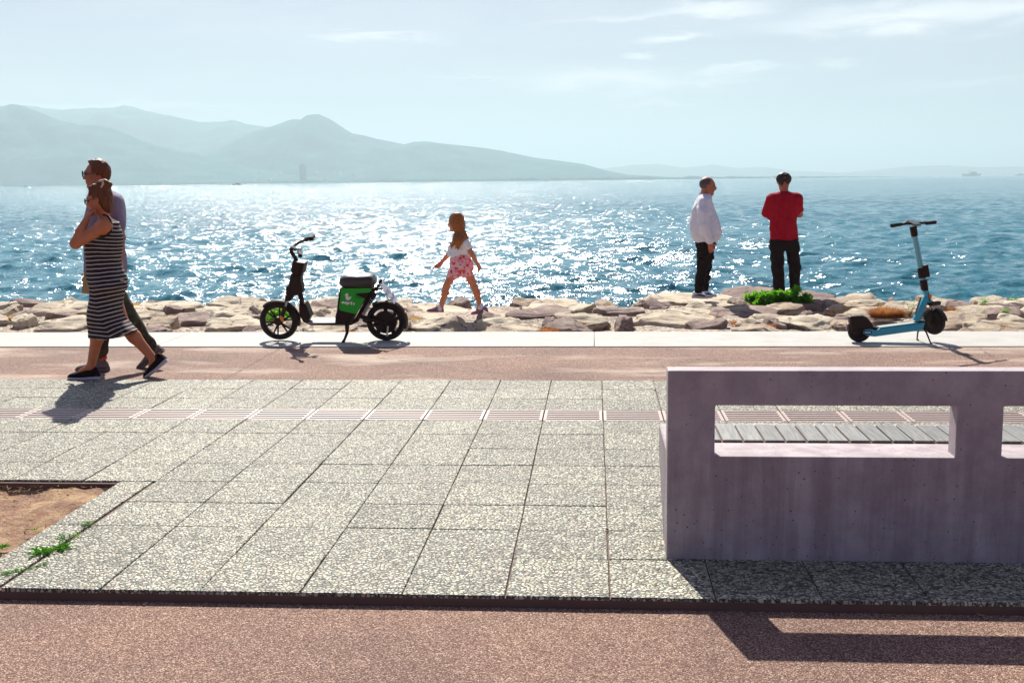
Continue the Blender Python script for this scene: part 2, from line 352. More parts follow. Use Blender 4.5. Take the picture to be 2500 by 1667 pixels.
def hillmat(t, b):
    p = geo(t); n = t.noise(p, .011, 9, .68); t.link(t.ramp(n, [(.38, (.03, .11, .12)), (.55, (.06, .16, .16)), (.68, (.12, .22, .21))]), b.inputs['Base Color']); b.inputs['Roughness'].default_value = 1
    b.inputs['Specular IOR Level'].default_value = 0
M['hill'] = mat('far_hillside', fn=hillmat)
# ------------------------------------------------------------------ ground, paths, pavement, kerb
WL = -1.25                                # sea level
o = mesh('ground', [(-60, -40, -.35), (60, -40, -.35), (60, 12.3, -.35), (-60, 12.3, -.35)], [(0, 1, 2, 3)], M['dirt']); tag(o, kind='structure')
b = MB(); b.box((-40, -30, -.3), (40, 4.383, -.047)); o = b.build('red_path', M['red']); tag(o, kind='structure')
b = MB(); b.box((-40, 9.352, -.3), (40, 11.246, -.002)); o = b.build('red_path', M['red']); tag(o, kind='structure')
b = MB()
x = -39.6
for k in range(18):
    b.box((x, 11.252, -.3), (x+4.395, 12.36, .006), .004); x += 4.4
o = b.build('kerb', M['kerb']); tag(o, kind='structure')
# bedding under the slabs (seen in the joints and on the step face) and the slabs
b = MB(); b.box((-2.615, 4.388, -.3), (30, 7.755, -.010)); b.box((-30, 6.055, -.3), (-2.616, 7.755, -.010)); b.box((-30, 8.118, -.3), (30, 9.35, -.010))

o = b.build('pavement_bed', M['dark']); tag(o, kind='structure')  # front strip of soil kept dark to paint the step's shade
M['chan'] = worn('channel_shade', (.045, .018, .016), .95)  # near-black colour paints the shade seen through the grate slots
b = MB(); b.box((-30, 7.757, -.3), (30, 8.116, -.11)); b.box((-30, 8.098, -.109), (30, 8.116, -.012)); o = b.build('drain_channel', M['chan']); tag(o, kind='structure')
b = MB(); ys = [4.386, 4.85, 5.262, 5.672, 6.082, 6.494, 6.908, 7.318, 7.75, 8.122, 8.538, 8.934, 9.35]
rs = random.Random(3)
for i in range(len(ys)-1):
    if i == 8: continue
    for k in range(-60, 61):
        x0 = -.352+.411*k; x1 = x0+.411
        if x1 < -20 or x0 > 20: continue
        if i < 4:
            if x1 < -2.70: continue
            if x0 < -2.45: x0, x1 = (-2.61, -2.425) if x0 > -2.9 and x1 > -2.5 else (x0, x1)
            if x0 < -2.62: continue
            if abs(x0+2.407) < .02: pass
        g = .0026; gy = .0012; jx, jy, jz = (rs.uniform(-.0015, .0015) for _ in range(3))
        ta, tb = rs.uniform(-.004, .004), rs.uniform(-.004, .004)
        x0 += g+jx; x1 -= g-jx; y0 = ys[i]+gy+jy*.5; y1 = ys[i+1]-gy+jy*.5; c = .0025
        def zz(x, y, o=0): return jz+ta*(x-(x0+x1)/2)+tb*(y-(y0+y1)/2)-o
        rings = [[(x0, y0, -.014), (x1, y0, -.014), (x1, y1, -.014), (x0, y1, -.014)], [(x0, y0, zz(x0, y0, c)), (x1, y0, zz(x1, y0, c)), (x1, y1, zz(x1, y1, c)), (x0, y1, zz(x0, y1, c))],
                 [(x0+c, y0+c, zz(x0, y0)), (x1-c, y0+c, zz(x1, y0)), (x1-c, y1-c, zz(x1, y1)), (x0+c, y1-c, zz(x0, y1))]]
        b.loft(rings)
o = b.build('pavement', M['pebble']); tag(o, kind='structure')
# dry soil bed
nu, nv = 110, 60
X, Y = np.meshgrid(np.linspace(-9, -2.612, nu), np.linspace(4.4, 6.052, nv), indexing='ij')
Z = -.045+.018*fbm(X*4, Y*4)+.008*fbm(X*19, Y*19)+.025*np.clip((Y-5.9)/.15, 0, 1)*(vnoise(X*7, Y*7)*.5+.2)
o = mesh('soil_bed', np.stack([X, Y, Z], -1).reshape(-1, 3), gridfaces(nu, nv), M['dirt'], smooth=True); tag(o, kind='structure')
# drain grates: one panel per slab width
def grate_mesh():
    b = MB(); x0, x1 = .004, .407; y0, y1 = 0.006, .366
    b.box((x0, y0, -.035), (x0+.022, y1, .001), .002); b.box((x1-.022, y0, -.035), (x1, y1, .001), .002)
    nb = 6; wd = .034; gp = (y1-y0-nb*wd)/(nb-1)
    for k in range(nb): yy = y0+k*(wd+gp); b.box((x0+.02, yy, -.010), (x1-.02, yy+wd, 0.0), .002)
    return b
g0 = None; names = []
for k in range(-16, 15):
    x = -.352+.411*k-.002
    if g0 is None: g0 = grate_mesh().build('drain_grate', M['grate']); g = g0
    else: g = g0.copy(); SC.collection.objects.link(g)
    g.location = (x, 7.75, 0); names.append(g)
vis = [g for g in names if -4.6 < g.location.x < 3.9]
for g in names: tag(g, 'pale slotted drain grate in the long row across the paving beyond the photo edge', 'drain grate', 'slotted drain grates across the paving')
ORD = ['first', 'second', 'third', 'fourth', 'fifth', 'sixth', 'seventh', 'eighth', 'ninth', 'tenth', 'eleventh', 'twelfth', 'thirteenth', 'fourteenth', 'fifteenth', 'sixteenth', 'seventeenth', 'eighteenth', 'nineteenth', 'twentieth']
for g in list(names):
    if g not in vis and g is not g0: bpy.data.objects.remove(g)
for i, g in enumerate(vis):
    xx = g.location.x
    if -4.1 < xx < -3.3: l = ('pale slotted drain grate lying in the couple\'s shadow, %s one' % ('left' if xx < -3.7 else 'right'))
    elif xx > .25: l = 'pale slotted drain grate seen beyond the concrete bench, %s from the bench\'s end' % ORD[int(round((xx-.47)/.411))]
    else: l = 'pale slotted drain grate on open paving, %s to the left of the bench' % ORD[max(0, int(round((.06-xx)/.411)))]
    g['label'] = l
if g0 not in vis: bpy.data.objects.remove(g0)
# ------------------------------------------------------------------ concrete bench with openings
bench = empty('concrete_bench', (1.65, 4.92, 0)); tag(bench, 'long mauve-grey concrete bench with window openings in its back, shaded side toward the viewer', 'bench')
X0, XE = .308, 2.99; Y0, Y1 = 4.862, 4.968; zb, zt, zh = .453, .671, .82
b = MB(); cv = .006
def chbox(x0, x1, z0, z1): b.prism([(x0, z0), (x1, z0), (x1, z1), (x0, z1)], Y0, Y1)
# wall as one outline with holes: build by bmesh grid
xs = [X0, X0+.006, .507, 1.502, 1.691, 2.686, XE-.006, XE]; zs = [0, zb, zt, zh-.006, zh]
bmw = bmesh.new(); vd = {}
def gv(x, y, z):
    k = (round(x, 5), round(y, 5), round(z, 5))
    if k not in vd: vd[k] = bmw.verts.new(k)
    return vd[k]
xs = [X0, .507, 1.502, 1.691, 2.686, XE]; zs = [0, zb, zt, zh]
hole = lambda i, j: j == 1 and i in (1, 3)
solid = lambda i, j: 0 <= i < 5 and 0 <= j < 3 and not hole(i, j)
for i in range(5):
    for j in range(3):
        if not solid(i, j): continue
        a, c, d, e = xs[i], xs[i+1], zs[j], zs[j+1]
        bmw.faces.new([gv(a, Y0, d), gv(c, Y0, d), gv(c, Y0, e), gv(a, Y0, e)])
        bmw.faces.new([gv(a, Y1, e), gv(c, Y1, e), gv(c, Y1, d), gv(a, Y1, d)])
        if not solid(i-1, j): bmw.faces.new([gv(a, Y0, d), gv(a, Y0, e), gv(a, Y1, e), gv(a, Y1, d)])
        if not solid(i+1, j): bmw.faces.new([gv(c, Y0, d), gv(c, Y1, d), gv(c, Y1, e), gv(c, Y0, e)])
        if not solid(i, j+1): bmw.faces.new([gv(a, Y0, e), gv(c, Y0, e), gv(c, Y1, e), gv(a, Y1, e)])
        if not solid(i, j-1): bmw.faces.new([gv(a, Y0, d), gv(a, Y1, d), gv(c, Y1, d), gv(c, Y0, d)])
bmesh.ops.recalc_face_normals(bmw, faces=bmw.faces)
eds = [e for e in bmw.edges if len(e.link_faces) == 2 and e.calc_face_angle(0) > 1 and max(v.co.z for v in e.verts) > .01]
bmesh.ops.bevel(bmw, geom=eds, offset=.007, segments=2, profile=.6, affect='EDGES')
me = bpy.data.meshes.new('backrest'); bmw.to_mesh(me); bmw.free(); o = bpy.data.objects.new('backrest', me); me.materials.append(M['conc']); SC.collection.objects.link(o); child(o, bench)
b = MB(); b.prism([(Y1+.002, .0), (Y1+.002, .449), (5.545, .449), (5.545, .30), (5.15, 0)], X0+.003, XE-.003, .006, axis='x')
# prism axis x maps (y,z) outline
seat = b.build('seat', M['conc'], bench)
MB().box((X0+.06, 5.137, .448), (XE-.05, 5.493, .4505)).build('plank_gap_shade', M['dark'], bench)  # dark sheet added so the gaps between planks look shaded
x = X0+.12; first = True; pk = None
while x < XE-.1:
    bb = MB().box((-.0430, -.172, -.003), (.0430, .172, .006), .003)
    if pk is None:
        pk = bb.build('plank', M['plank']); pl = pk
    else: pl = pk.copy(); SC.collection.objects.link(pl)
    pl.parent = bench; pl.location = Vector((x, 5.315, .4545+rng.uniform(-.001, .001)))-bench.location; pl.rotation_euler = (0, 0, rng.uniform(-.004, .004)); x += .0935
# ------------------------------------------------------------------ sea
nr1 = 620; ra = 13.0*np.exp(np.arange(nr1)*.0053); rb = ra[-1]*np.exp(np.arange(1, 170)*.042); rad = np.concatenate([ra, rb])
th = np.linspace(R(-52), R(48), 1150)
RR, TH = np.meshgrid(rad, th, indexing='ij'); X = RR*np.sin(TH); Y = RR*np.cos(TH)
Z = np.zeros_like(X); DX = np.zeros_like(X); DY = np.zeros_like(X); rs = np.random.RandomState(11)
for k in range(52):
    lam = 0.28*(2.6/0.28)**(rs.rand()**1.1); a = rs.normal(0, .55)+R(8); kx, ky = math.sin(a)*2*math.pi/lam, math.cos(a)*2*math.pi/lam
    amp = .0105*lam**.8*(.6+.8*rs.rand()); ph = rs.rand()*6.28
    fade = np.clip(1.3-RR/(lam*150), 0, 1); mod = .6+.8*(vnoise(X/(lam*5)+k, Y/(lam*3)-k)*.5+.5)
    P = kx*X+ky*Y+ph; A = amp*fade*mod; s_, c_ = np.sin(P), np.cos(P)
    Z += A*s_; DX -= .8*A*c_*kx/np.hypot(kx, ky)*-1; DY -= .8*A*c_*ky/np.hypot(kx, ky)*-1
Z = Z*np.clip(1.2-RR/600, 0, 1)
o = mesh('sea', np.stack([X+DX, Y+DY, Z+WL], -1).reshape(-1, 3), gridfaces(len(rad), len(th))[:, ::-1].copy(), M['water'], smooth=True); tag(o, kind='structure')
o = mesh('seabed', [(-60000, -100, -40), (60000, -100, -40), (60000, 60000, -40), (-60000, 60000, -40)], [(0, 1, 2, 3)], M['dirt']); tag(o, kind='structure')
# shore under the boulders
nu, nv = 260, 90
X, Y = np.meshgrid(np.linspace(-22, 22, nu), np.linspace(12.3, 21, nv), indexing='ij')
Z = -.06-.05*(Y-12.3)/3-.42*np.clip(Y-15.9, 0, 9)+.05*fbm(X*1.1, Y*1.1)+.02*fbm(X*6, Y*6)
o = mesh('shore', np.stack([X, Y, Z], -1).reshape(-1, 3), gridfaces(nu, nv), M['shore'], smooth=True); tag(o, kind='structure')
# ------------------------------------------------------------------ far hills: ridge lines carried on solid hills
def hill(D, pts, dep, seed, rough=.08):
    """pts in photo pixels; the hill is a height field centred at distance D, dep metres from shore foot to crest"""
    pr = [V(x, y, D) for x, y in pts]; px = np.array([p[0] for p in pr]); pz = np.array([p[2] for p in pr])
    nu, nv = 700, 61; xs = np.linspace(px.min(), px.max(), nu); cz = np.interp(xs, px, pz)-WL
    v = np.linspace(-1, 1, nv); X, Vv = np.meshgrid(xs, v, indexing='ij')
    prof = np.clip(1-np.abs(Vv)**1.25, 0, 1)
    sc = D/6000.; n = fbm(X/(420*sc)+seed, Vv*2.4, o=6, g=.55)
    Hh = cz[:, None]*prof*(1+.30*n*(1-prof)**.5)+cz[:, None]*rough*.16*fbm(X/(90*sc)+seed, Vv*9+seed, o=4)*prof
    P = np.stack([X, D+Vv*dep, WL-2+np.maximum(Hh, 0)+1.5], -1).reshape(-1, 3)
    o = mesh('hills', P, gridfaces(nu, nv)[:, ::-1].copy(), M['hill'], smooth=True); tag(o, kind='structure'); return o
z8 = lambda L: [(x/1.3835, 220+y/1.3835) for x, y in L]
hill(3200, z8([(-900, 150), (-500, 90), (-200, 75), (0, 62), (40, 49), (80, 53), (130, 75), (200, 100), (260, 115), (330, 119), (380, 127), (430, 150), (500, 180), (560, 198), (620, 212), (720, 232), (860, 262), (1000, 285), (1150, 300), (1300, 311)]), 420, 3)
hill(4400, z8([(-900, 90), (-300, 60), (80, 50), (150, 60), (220, 65), (310, 58), (380, 58), (415, 50), (450, 55), (530, 75), (600, 90), (680, 112), (740, 108), (790, 102), (830, 115), (910, 125), (1000, 150), (1200, 200), (1500, 290)]), 600, 9)
hill(3600, z8([(560, 300), (640, 250), (760, 192), (850, 150), (930, 121), (985, 101), (1020, 101), (1045, 85), (1075, 79), (1110, 97), (1150, 120), (1190, 145), (1270, 165), (1365, 183), (1400, 173), (1440, 172), (1500, 182), (1590, 190), (1700, 205), (1800, 228), (1900, 240), (1970, 250), (2050, 272), (2120, 285), (2300, 296)]), 480, 14)
z7 = lambda L: [(1500+x/2.352, 390+y/2.352) for x, y in L]
hill(7000, z7([(-500, 100), (-200, 60), (0, 45), (120, 30), (250, 25), (400, 45), (560, 28), (700, 50), (850, 40), (1000, 62), (1300, 75), (1500, 60), (1700, 38), (1900, 33), (2100, 45), (2300, 40), (2600, 60), (3000, 85)]), 800, 21)
# low wooded flat along the far shore
nu = 900; xs = np.linspace(-2400, 800, nu); b = MB()
hh = 4.5+3.5*np.abs(fbm(xs/30, xs*0, o=5)); hh *= np.clip((800-xs)/500, 0, 1)
Yl = 2640+(xs+2400)*.10
P = np.concatenate([np.stack([xs, Yl, xs*0+WL-1], 1), np.stack([xs, Yl+8, WL+hh], 1), np.stack([xs, Yl+60, WL+hh*.8], 1), np.stack([xs, Yl+150, xs*0+WL-1], 1)])
F_ = np.concatenate([np.stack([np.arange(nu-1)+k*nu, np.arange(1, nu)+k*nu, np.arange(1, nu)+(k+1)*nu, np.arange(nu-1)+(k+1)*nu], 1) for k in range(3)])
o = mesh('tree_belt', P, F_, M['hill']); tag(o, 'hazy dark belt of trees along the far shore', 'trees', kind='stuff')
# tower across the bay
M['tower'] = worn('tower_glass', (.015, .04, .05), .3, .2, .05); M['house'] = mat('far_house', (.75, .68, .60), .9); M['hull'] = worn('far_hull', (.10, .12, .13), .6, .2, .1)
p0 = V(739, 441, 2900); p1 = V(739, 402, 2900); tw = V(746.5, 420, 2900)[0]-V(731.5, 420, 2900)[0]; tx = p0[0]; thh = p1[2]
tower = empty('tower_block', (tx, 2900, WL)); tag(tower, 'lone tall tower block standing on the hazy far shore', 'tower')
b = MB(); b.box((tx-tw/2, 2900, WL), (tx+tw/2, 2914, thh-1.5)); b.build('tower_body', M['tower'], tower)
b = MB(); b.box((tx-tw*.32, 2903, thh-1.5), (tx+tw*.3, 2911, thh+1.5)); b.build('roof_house', M['tower'], tower)
b = MB()
for k in range(22): zq = WL+2+k*(thh-4)/22; b.box((tx-tw/2-.25, 2899.6, zq), (tx+tw/2+.25, 2900.2, zq+.25))
b.build('floor_bands', M['hull'], tower)
h0 = None; rh = random.Random(5); hlist = []
spots = [(rh.uniform(430, 560), rh.uniform(395, 440)) for _ in range(10)]+[(rh.uniform(560, 900), rh.uniform(420, 442)) for _ in range(12)]+[(rh.uniform(80, 400), rh.uniform(425, 443)) for _ in range(12)]
for (hx, hy) in spots:
    dd = 2840+max(0, (445-hy))*9; q = V(hx, hy, dd)
    if h0 is None:
        h0 = empty('far_house', (0, 0, 0)); bb = MB(); bb.box((-4, -3, -6), (4, 3, 3.5)); wl = bb.build('wall', M['house'], h0)
        bb = MB(); bb.prism([(-4.5, 3.55), (4.5, 3.55), (0, 5.5)], -3.5, 3.5); rf = bb.build('roof', M['house'], h0); hs = h0
    else:
        hs = h0.copy(); SC.collection.objects.link(hs)
        for ch in (wl, rf): c = ch.copy(); SC.collection.objects.link(c); c.parent = hs
    hs.location = q; hs.scale = (rh.uniform(.5, 1.5), 1, rh.uniform(.5, 1)); hs.rotation_euler = (0, 0, rh.uniform(-.5, .5))
    tag(hs, 'tiny pale house in the hazy town across the bay', 'house', 'houses of the far town')
def boat(px, py, D, L, kind, label):
    q = V(px, py, D); e = empty('cargo_ship' if kind == 1 else 'small_boat', (q[0], D, WL)); tag(e, label, 'ship' if kind == 1 else 'boat', 'boats far out on the water'); s = L/20
    x = q[0]; b = MB(); b.prism([(x-L/2, WL+2.2*s), (x-L/2.3, WL-.2), (x+L/2.3, WL-.2), (x+L/2, WL+2.6*s)], D-2*s, D+2*s); b.build('hull', M['hull'], e)
    b = MB(); b.box((x-L*.05, D-1.2*s, WL+2*s), (x+L*.25, D+1.2*s, WL+4.6*s)); b.build('cabin', M['hull'], e)
    b = MB(); b.tube([(x-L*.12, D, WL+2*s), (x-L*.12, D, WL+(7 if kind == 1 else 5)*s)], .25*s, 6); b.build('mast', M['hull'], e)
boat(578, 446.5, 1500, 12, 0, 'small dark boat far out, below the left slope of the peaked hill')
boat(61, 452.3, 1700, 7, 0, 'tiny boat at the far shore, leftmost of the boats')
boat(1332, 438.5, 1800, 6, 0, 'tiny boat on the bright water in mid bay')
boat(1587, 435.0, 2000, 6, 0, 'tiny boat just left of the two standing men, below the low headland')
boat(2372, 427.0, 3400, 52, 1, 'hazy ship low on the right horizon')
boat(2490, 425.8, 3600, 28, 1, 'hazy vessel at the right edge of the horizon')
# air
M['haze'] = bpy.data.materials.new('haze'); M['haze'].use_nodes = True; t = NT(M['haze'].node_tree); t.n.clear()
mo = t.add('ShaderNodeOutputMaterial'); pv = t.add('ShaderNodeVolumePrincipled'); t.link(pv.outputs[0], mo.inputs[1])
pv.inputs['Color'].default_value = (.66, .88, .97, 1); pv.inputs['Density'].default_value = 3.1e-4; pv.inputs['Anisotropy'].default_value = 0.25
b = MB(); b.box((-24000, -300, -42), (24000, 24000, 310)); o = b.build('haze', M['haze']); tag(o, kind='stuff')
# ------------------------------------------------------------------ boulders of the sea wall
_bm = bmesh.new(); bmesh.ops.create_icosphere(_bm, subdivisions=5, radius=1); IV5 = np.array([v.co for v in _bm.verts]); IF5 = np.array([[v.index for v in f.verts] for f in _bm.faces]); _bm.free()
_bm = bmesh.new(); bmesh.ops.create_icosphere(_bm, subdivisions=4, radius=1); IV4 = np.array([v.co for v in _bm.verts]); IF4 = np.array([[v.index for v in f.verts] for f in _bm.faces]); _bm.free()
def shore_z(Y): return -.06-.05*(Y-12.3)/3-.42*max(0, Y-15.9)
def rock(cx, cy, ww, dd, ztop, zbot, tone, seed, flat=.5, name='boulder', detail=False):
    q = np.random.RandomState(seed); P = (IV5 if detail else IV4).copy()
    F_ = IF5 if detail else IF4
    P = np.sign(P)*np.abs(P)**.85                                  # fuller than a ball
    for k in range(11):
        n = q.normal(size=3); n[2] *= .75; n /= np.linalg.norm(n); d = q.uniform(.55, .92)
        P += np.minimum(0, d-P@n)[:, None]*n
    tl = np.array([q.normal(0, .13), q.normal(0, .10)-.24, 1]); tl /= np.linalg.norm(tl)
    P += np.minimum(0, (1-flat)-P@tl)[:, None]*tl*.92
    s = q.uniform(0, 50); o = 5
    nrm = P/np.linalg.norm(P, axis=1)[:, None]
    sx = max(.5, ww)
    N = .12*fbm(P[:, 0]*1.6+s, P[:, 1]*1.6, P[:, 2]*2+s, o=o, g=.55)
    lay = np.abs(fbm(P[:, 0]*1.3*sx+s, P[:, 1]*2.2+P[:, 0]*.8, P[:, 2]*5-s, o=4)); N -= .09*np.clip(.25-lay, 0, 1)*2
    N += .035*fbm(P[:, 0]*6*sx+s, P[:, 1]*6, P[:, 2]*5, o=3)/max(1, sx*.8)
    P += nrm*N[:, None]
    lo, hi = P.min(0), P.max(0); P = (P-(lo+hi)/2)/((hi-lo)/2)
    P *= [ww/2, dd/2, (ztop-zbot)/2]
    a = q.uniform(-.25, .25); c, s_ = math.cos(a), math.sin(a); P[:, :2] = P[:, :2]@np.array([[c, s_], [-s_, c]])
    bz = (ztop+zbot)/2
    o = mesh(name, P, F_, M[tone], smooth=True); o.location = (cx, cy, bz)
    me = o.data
    return o
TON = {'p': 'rockpale', 'm': 'rockmauve', 't': 'rocktan'}; TW = {'p': 'pale', 'm': 'mauve-brown', 't': 'tan'}
rocks = []
def place(px, py, wpx, hpx, tone, lab=None, depth=None, flat=.5, ztop=None, seed=None):
    """px, py: middle of the visible foot in the photograph; wpx, hpx: seen size"""
    g = G(px, py, -.08); s = g[1]/FPX; ww = wpx*s*1.08; dd = depth or min(1.5, max(.45, ww*.75)); h = hpx*s*.80-.105*dd
    zt = shore_z(g[1])+max(.11, h)+.03 if ztop is None else ztop; sd_ = seed or 100+len(rocks)
    cy = g[1]+dd/2*.9
    o = rock(g[0], cy, ww, dd, zt, shore_z(cy)-.22, TON[tone], sd_, flat, detail=ww > 1.1)
    rocks.append([o, g[0], cy, ww, dd, tone, lab]); return o
A = lambda x, y: (x/3.36, 680+y/3.36)
B2 = lambda x, y: (900+x/3.36, 680+y/3.36)
C3 = lambda x, y: (1500+x/3.92, 680+y/3.92)
D4 = lambda x, y: (1900+x/3.92, 680+y/3.92)
def PL(f, k, x, y, w_, h_, tone, lab=None, **kw): px, py = f(x, y); return place(px, py, w_/k, h_/k, tone, lab, **kw)
K1, K3 = 3.36, 3.92
# standing slabs first: their tops are level with the soles resting on them
place(1118, 788, 330, 40, 'p', 'broad pale slab the walking girl steps on', depth=1.55, ztop=.02, flat=.8, seed=31)
place(1712, 748, 300, 34, 'p', 'broad pale slab under the white-shirted man', depth=1.3, ztop=.015, flat=.8, seed=33)
place(1912, 735, 270, 36, 'm', 'dark slab under the fishing man in the red shirt', depth=1.3, ztop=.015, flat=.8, seed=35)
PL(A, K1, 150, 232, 335, 105, 'm', 'rounded mauve boulder at the water\'s edge by the left photo edge', flat=.3)
PL(A, K1, 545, 205, 380, 75, 't', 'tan boulder just left of the couple at the water\'s edge')
PL(A, K1, 50, 300, 150, 80, 'p', 'pale block cut by the left photo edge, mid bank')
PL(A, K1, 430, 290, 640, 90, 'p', 'long pale slab left of the couple, mid bank')
PL(A, K1, 130, 365, 240, 80, 'm', 'dark mauve rock near the left photo edge, one row behind the kerb')
PL(A, K1, 545, 372, 340, 85, 'm', 'mauve boulder just left of the woman\'s dress hem')
PL(A, K1, 150, 402, 220, 60, 'p', 'small pale rock by the kerb near the left photo edge')
PL(A, K1, 510, 436, 560, 62, 'p', 'streaked pale slab along the kerb left of the couple')
PL(A, K1, 1060, 210, 190, 90, 't', 'tan-topped boulder just right of the couple at the water\'s edge')
PL(A, K1, 1210, 212, 290, 85, 'm', 'dark split boulder right of the couple at the water\'s edge', flat=.3)
PL(A, K1, 1430, 190, 170, 45, 'm', 'small dark rock on the crest between couple and moped')
PL(A, K1, 1580, 205, 200, 68, 'm', 'lumpy dark rock left of the big pale crest boulder')
PL(A, K1, 1890, 225, 440, 125, 'p', 'big pale rounded boulder on the crest left of the moped', flat=.35)
PL(A, K1, 1340, 288, 620, 88, 'p', 'long pale slab right of the couple, mid bank')
PL(A, K1, 1370, 305, 190, 50, 'm', 'small angular dark rock in front of the long slab right of the couple', flat=.3)
PL(A, K1, 1190, 362, 330, 60, 'p', 'low pale rock behind the man\'s trailing leg')
PL(A, K1, 1500, 395, 460, 70, 'm', 'broken mauve rock between the couple and the moped, near the kerb')
PL(A, K1, 1820, 330, 620, 80, 'p', 'wide pale slab left of the moped\'s front wheel, mid bank')
PL(A, K1, 1960, 405, 480, 60, 'm', 'grey-mauve slab behind the moped\'s front tyre')
PL(A, K1, 1850, 442, 600, 50, 'p', 'flat pale rock along the kerb left of the moped')
PL(A, K1, 1260, 440, 300, 42, 't', 'low tan rock along the kerb behind the couple')
Z2 = lambda x, y: (600+x/5.226, 560+y/5.226)
PL(Z2, 5.226, 400, 925, 230, 75, 'm', 'dark rock on the crest above the moped\'s front mudguard', flat=.3)
PL(Z2, 5.226, 980, 945, 560, 75, 'p', 'pale slab on the crest seen under the moped\'s handlebar')
PL(Z2, 5.226, 1000, 1040, 420, 90, 'm', 'mauve rock seen above the moped\'s footboard')
PL(Z2, 5.226, 780, 1180, 360, 120, 'p', 'pale slab framed by the moped\'s frame and front wheel')
PL(Z2, 5.226, 1330, 1310, 560, 100, 'm', 'mauve-pink rock under the moped\'s footboard by the kerb')
PL(Z2, 5.226, 700, 1330, 600, 80, 'p', 'pale low rock along the kerb behind the moped\'s front wheel')
PL(Z2, 5.226, 1760, 900, 220, 80, 't', 'tan rock behind the moped\'s number plate')
PL(Z2, 5.226, 2060, 920, 270, 90, 'm', 'rounded brown boulder on the crest right of the number plate', flat=.3)
PL(Z2, 5.226, 1950, 1010, 400, 80, 'p', 'pale slab right of the moped\'s rear mudguard')
PL(Z2, 5.226, 1800, 1340, 520, 90, 't', 'tan rock behind the moped\'s rear tyre')
PL(B2, K1, 720, 225, 230, 70, 'm', 'dark rock on the crest between the girl\'s legs', flat=.3)
PL(B2, K1, 380, 330, 220, 60, 't', 'tan rubble rock left of the girl\'s front shoe')
PL(B2, K1, 540, 440, 520, 70, 'p', 'pale slab right of the moped along the kerb')
PL(B2, K1, 960, 375, 260, 60, 'm', 'dark low rock below the girl\'s rear shoe', flat=.3)
PL(B2, K1, 1080, 446, 420, 60, 'p', 'pale rock along the kerb below the girl')
PL(B2, K1, 1300, 218, 300, 80, 't', 'leaning tan boulder with dark underside right of the girl')
PL(B2, K1, 1560, 262, 640, 100, 'p', 'big pale boulder on the crest between girl and white-shirted man', flat=.4)
PL(B2, K1, 1400, 335, 560, 60, 'm', 'dark-fronted slab, mid bank between girl and white-shirted man')
PL(B2, K1, 1520, 315, 640, 60, 'p', 'long pale slab, mid bank between girl and white-shirted man')
PL(B2, K1, 1950, 200, 180, 60, 't', 'small tan rock at the waterline left of the white-shirted man')
PL(B2, K1, 1750, 400, 460, 80, 'p', 'pale rock above the orange litter between girl and bench end')
PL(B2, K1, 1600, 446, 440, 50, 'm', 'dark low rock at the kerb right of the orange litter')
PL(B2, K1, 2080, 420, 180, 90, 'm', 'upright ribbed dark rock near the kerb left of the white-shirted man', flat=.2)
PL(B2, K1, 1480, 440, 130, 34, 'm', 'small pointed rock in the orange litter by the kerb', flat=.1)
PL(C3, K3, 250, 240, 230, 70, 't', 'tan peaked rock left of the white-shirted man\'s slab')
PL(C3, K3, 420, 280, 260, 60, 'm', 'dark-sided block left of the white-shirted man\'s slab')
PL(C3, K3, 1080, 215, 230, 50, 'm', 'pinkish rock on the crest right of the white shoes')
PL(C3, K3, 850, 320, 380, 70, 'p', 'streaked pale rock just below the white-shirted man', flat=.3)
PL(C3, K3, 1180, 260, 180, 70, 'm', 'dark rock between the two standing men')
PL(C3, K3, 1270, 300, 110, 70, 'm', 'small round grey rock at the left end of the green shrub', flat=.2)
PL(C3, K3, 1250, 400, 680, 100, 'm', 'wide mauve boulder in mid bank below the green shrub', flat=.35)
PL(C3, K3, 1660, 350, 480, 90, 't', 'pitted tan boulder directly under the green shrub')
PL(C3, K3, 2060, 300, 280, 80, 'm', 'pointed dark block right of the green shrub', flat=.2)
PL(C3, K3, 1840, 430, 240, 95, 'm', 'rough dark boulder right of the orange grass', flat=.2)
PL(C3, K3, 600, 480, 800, 110, 'p', 'long pale slab near the kerb below the white-shirted man')
PL(C3, K3, 900, 520, 400, 80, 'm', 'grey-mauve rock at the kerb, right end of the long pale slab')
PL(C3, K3, 1260, 520, 340, 100, 'p', 'pale domed rock at the kerb with orange grass beside it', flat=.3)
PL(C3, K3, 1560, 515, 180, 70, 'm', 'small dark rock at the kerb between two pale domes')
PL(C3, K3, 1900, 515, 740, 90, 'p', 'broad pale slab at the kerb left of the kick scooter', flat=.4)
PL(D4, K3, 700, 260, 520, 80, 't', 'tan crest boulder left of the orange bush')
PL(D4, K3, 710, 345, 440, 80, 't', 'domed olive-tan boulder left of the orange bush')
PL(D4, K3, 1250, 330, 420, 130, 'p', 'large pale rounded boulder behind the kick scooter\'s stem', flat=.25)
PL(D4, K3, 1120, 280, 120, 60, 'm', 'small brown rock on the crest right of the orange bush')
PL(D4, K3, 900, 440, 560, 70, 'p', 'pale rock behind the kick scooter\'s deck')
PL(D4, K3, 1620, 300, 300, 90, 'p', 'pale rock right of the kick scooter\'s front wheel top')
PL(D4, K3, 1800, 330, 240, 100, 'm', 'grooved grey rock right of the kick scooter')
PL(D4, K3, 2080, 265, 460, 90, 'p', 'pale boulder with green sprouts on the crest by the right photo edge')
PL(D4, K3, 2240, 345, 420, 100, 'm', 'smooth mauve boulder near the right photo edge', flat=.3)
PL(D4, K3, 1850, 490, 700, 170, 't', 'big streaked boulder at the kerb right of the kick scooter', flat=.3)
PL(D4, K3, 2300, 400, 200, 80, 'm', 'rounded grey rock cut by the right photo edge', flat=.2)
PL(D4, K3, 2150, 400, 220, 70, 'm', 'brown rubble rock between the two big boulders at right', flat=.2)
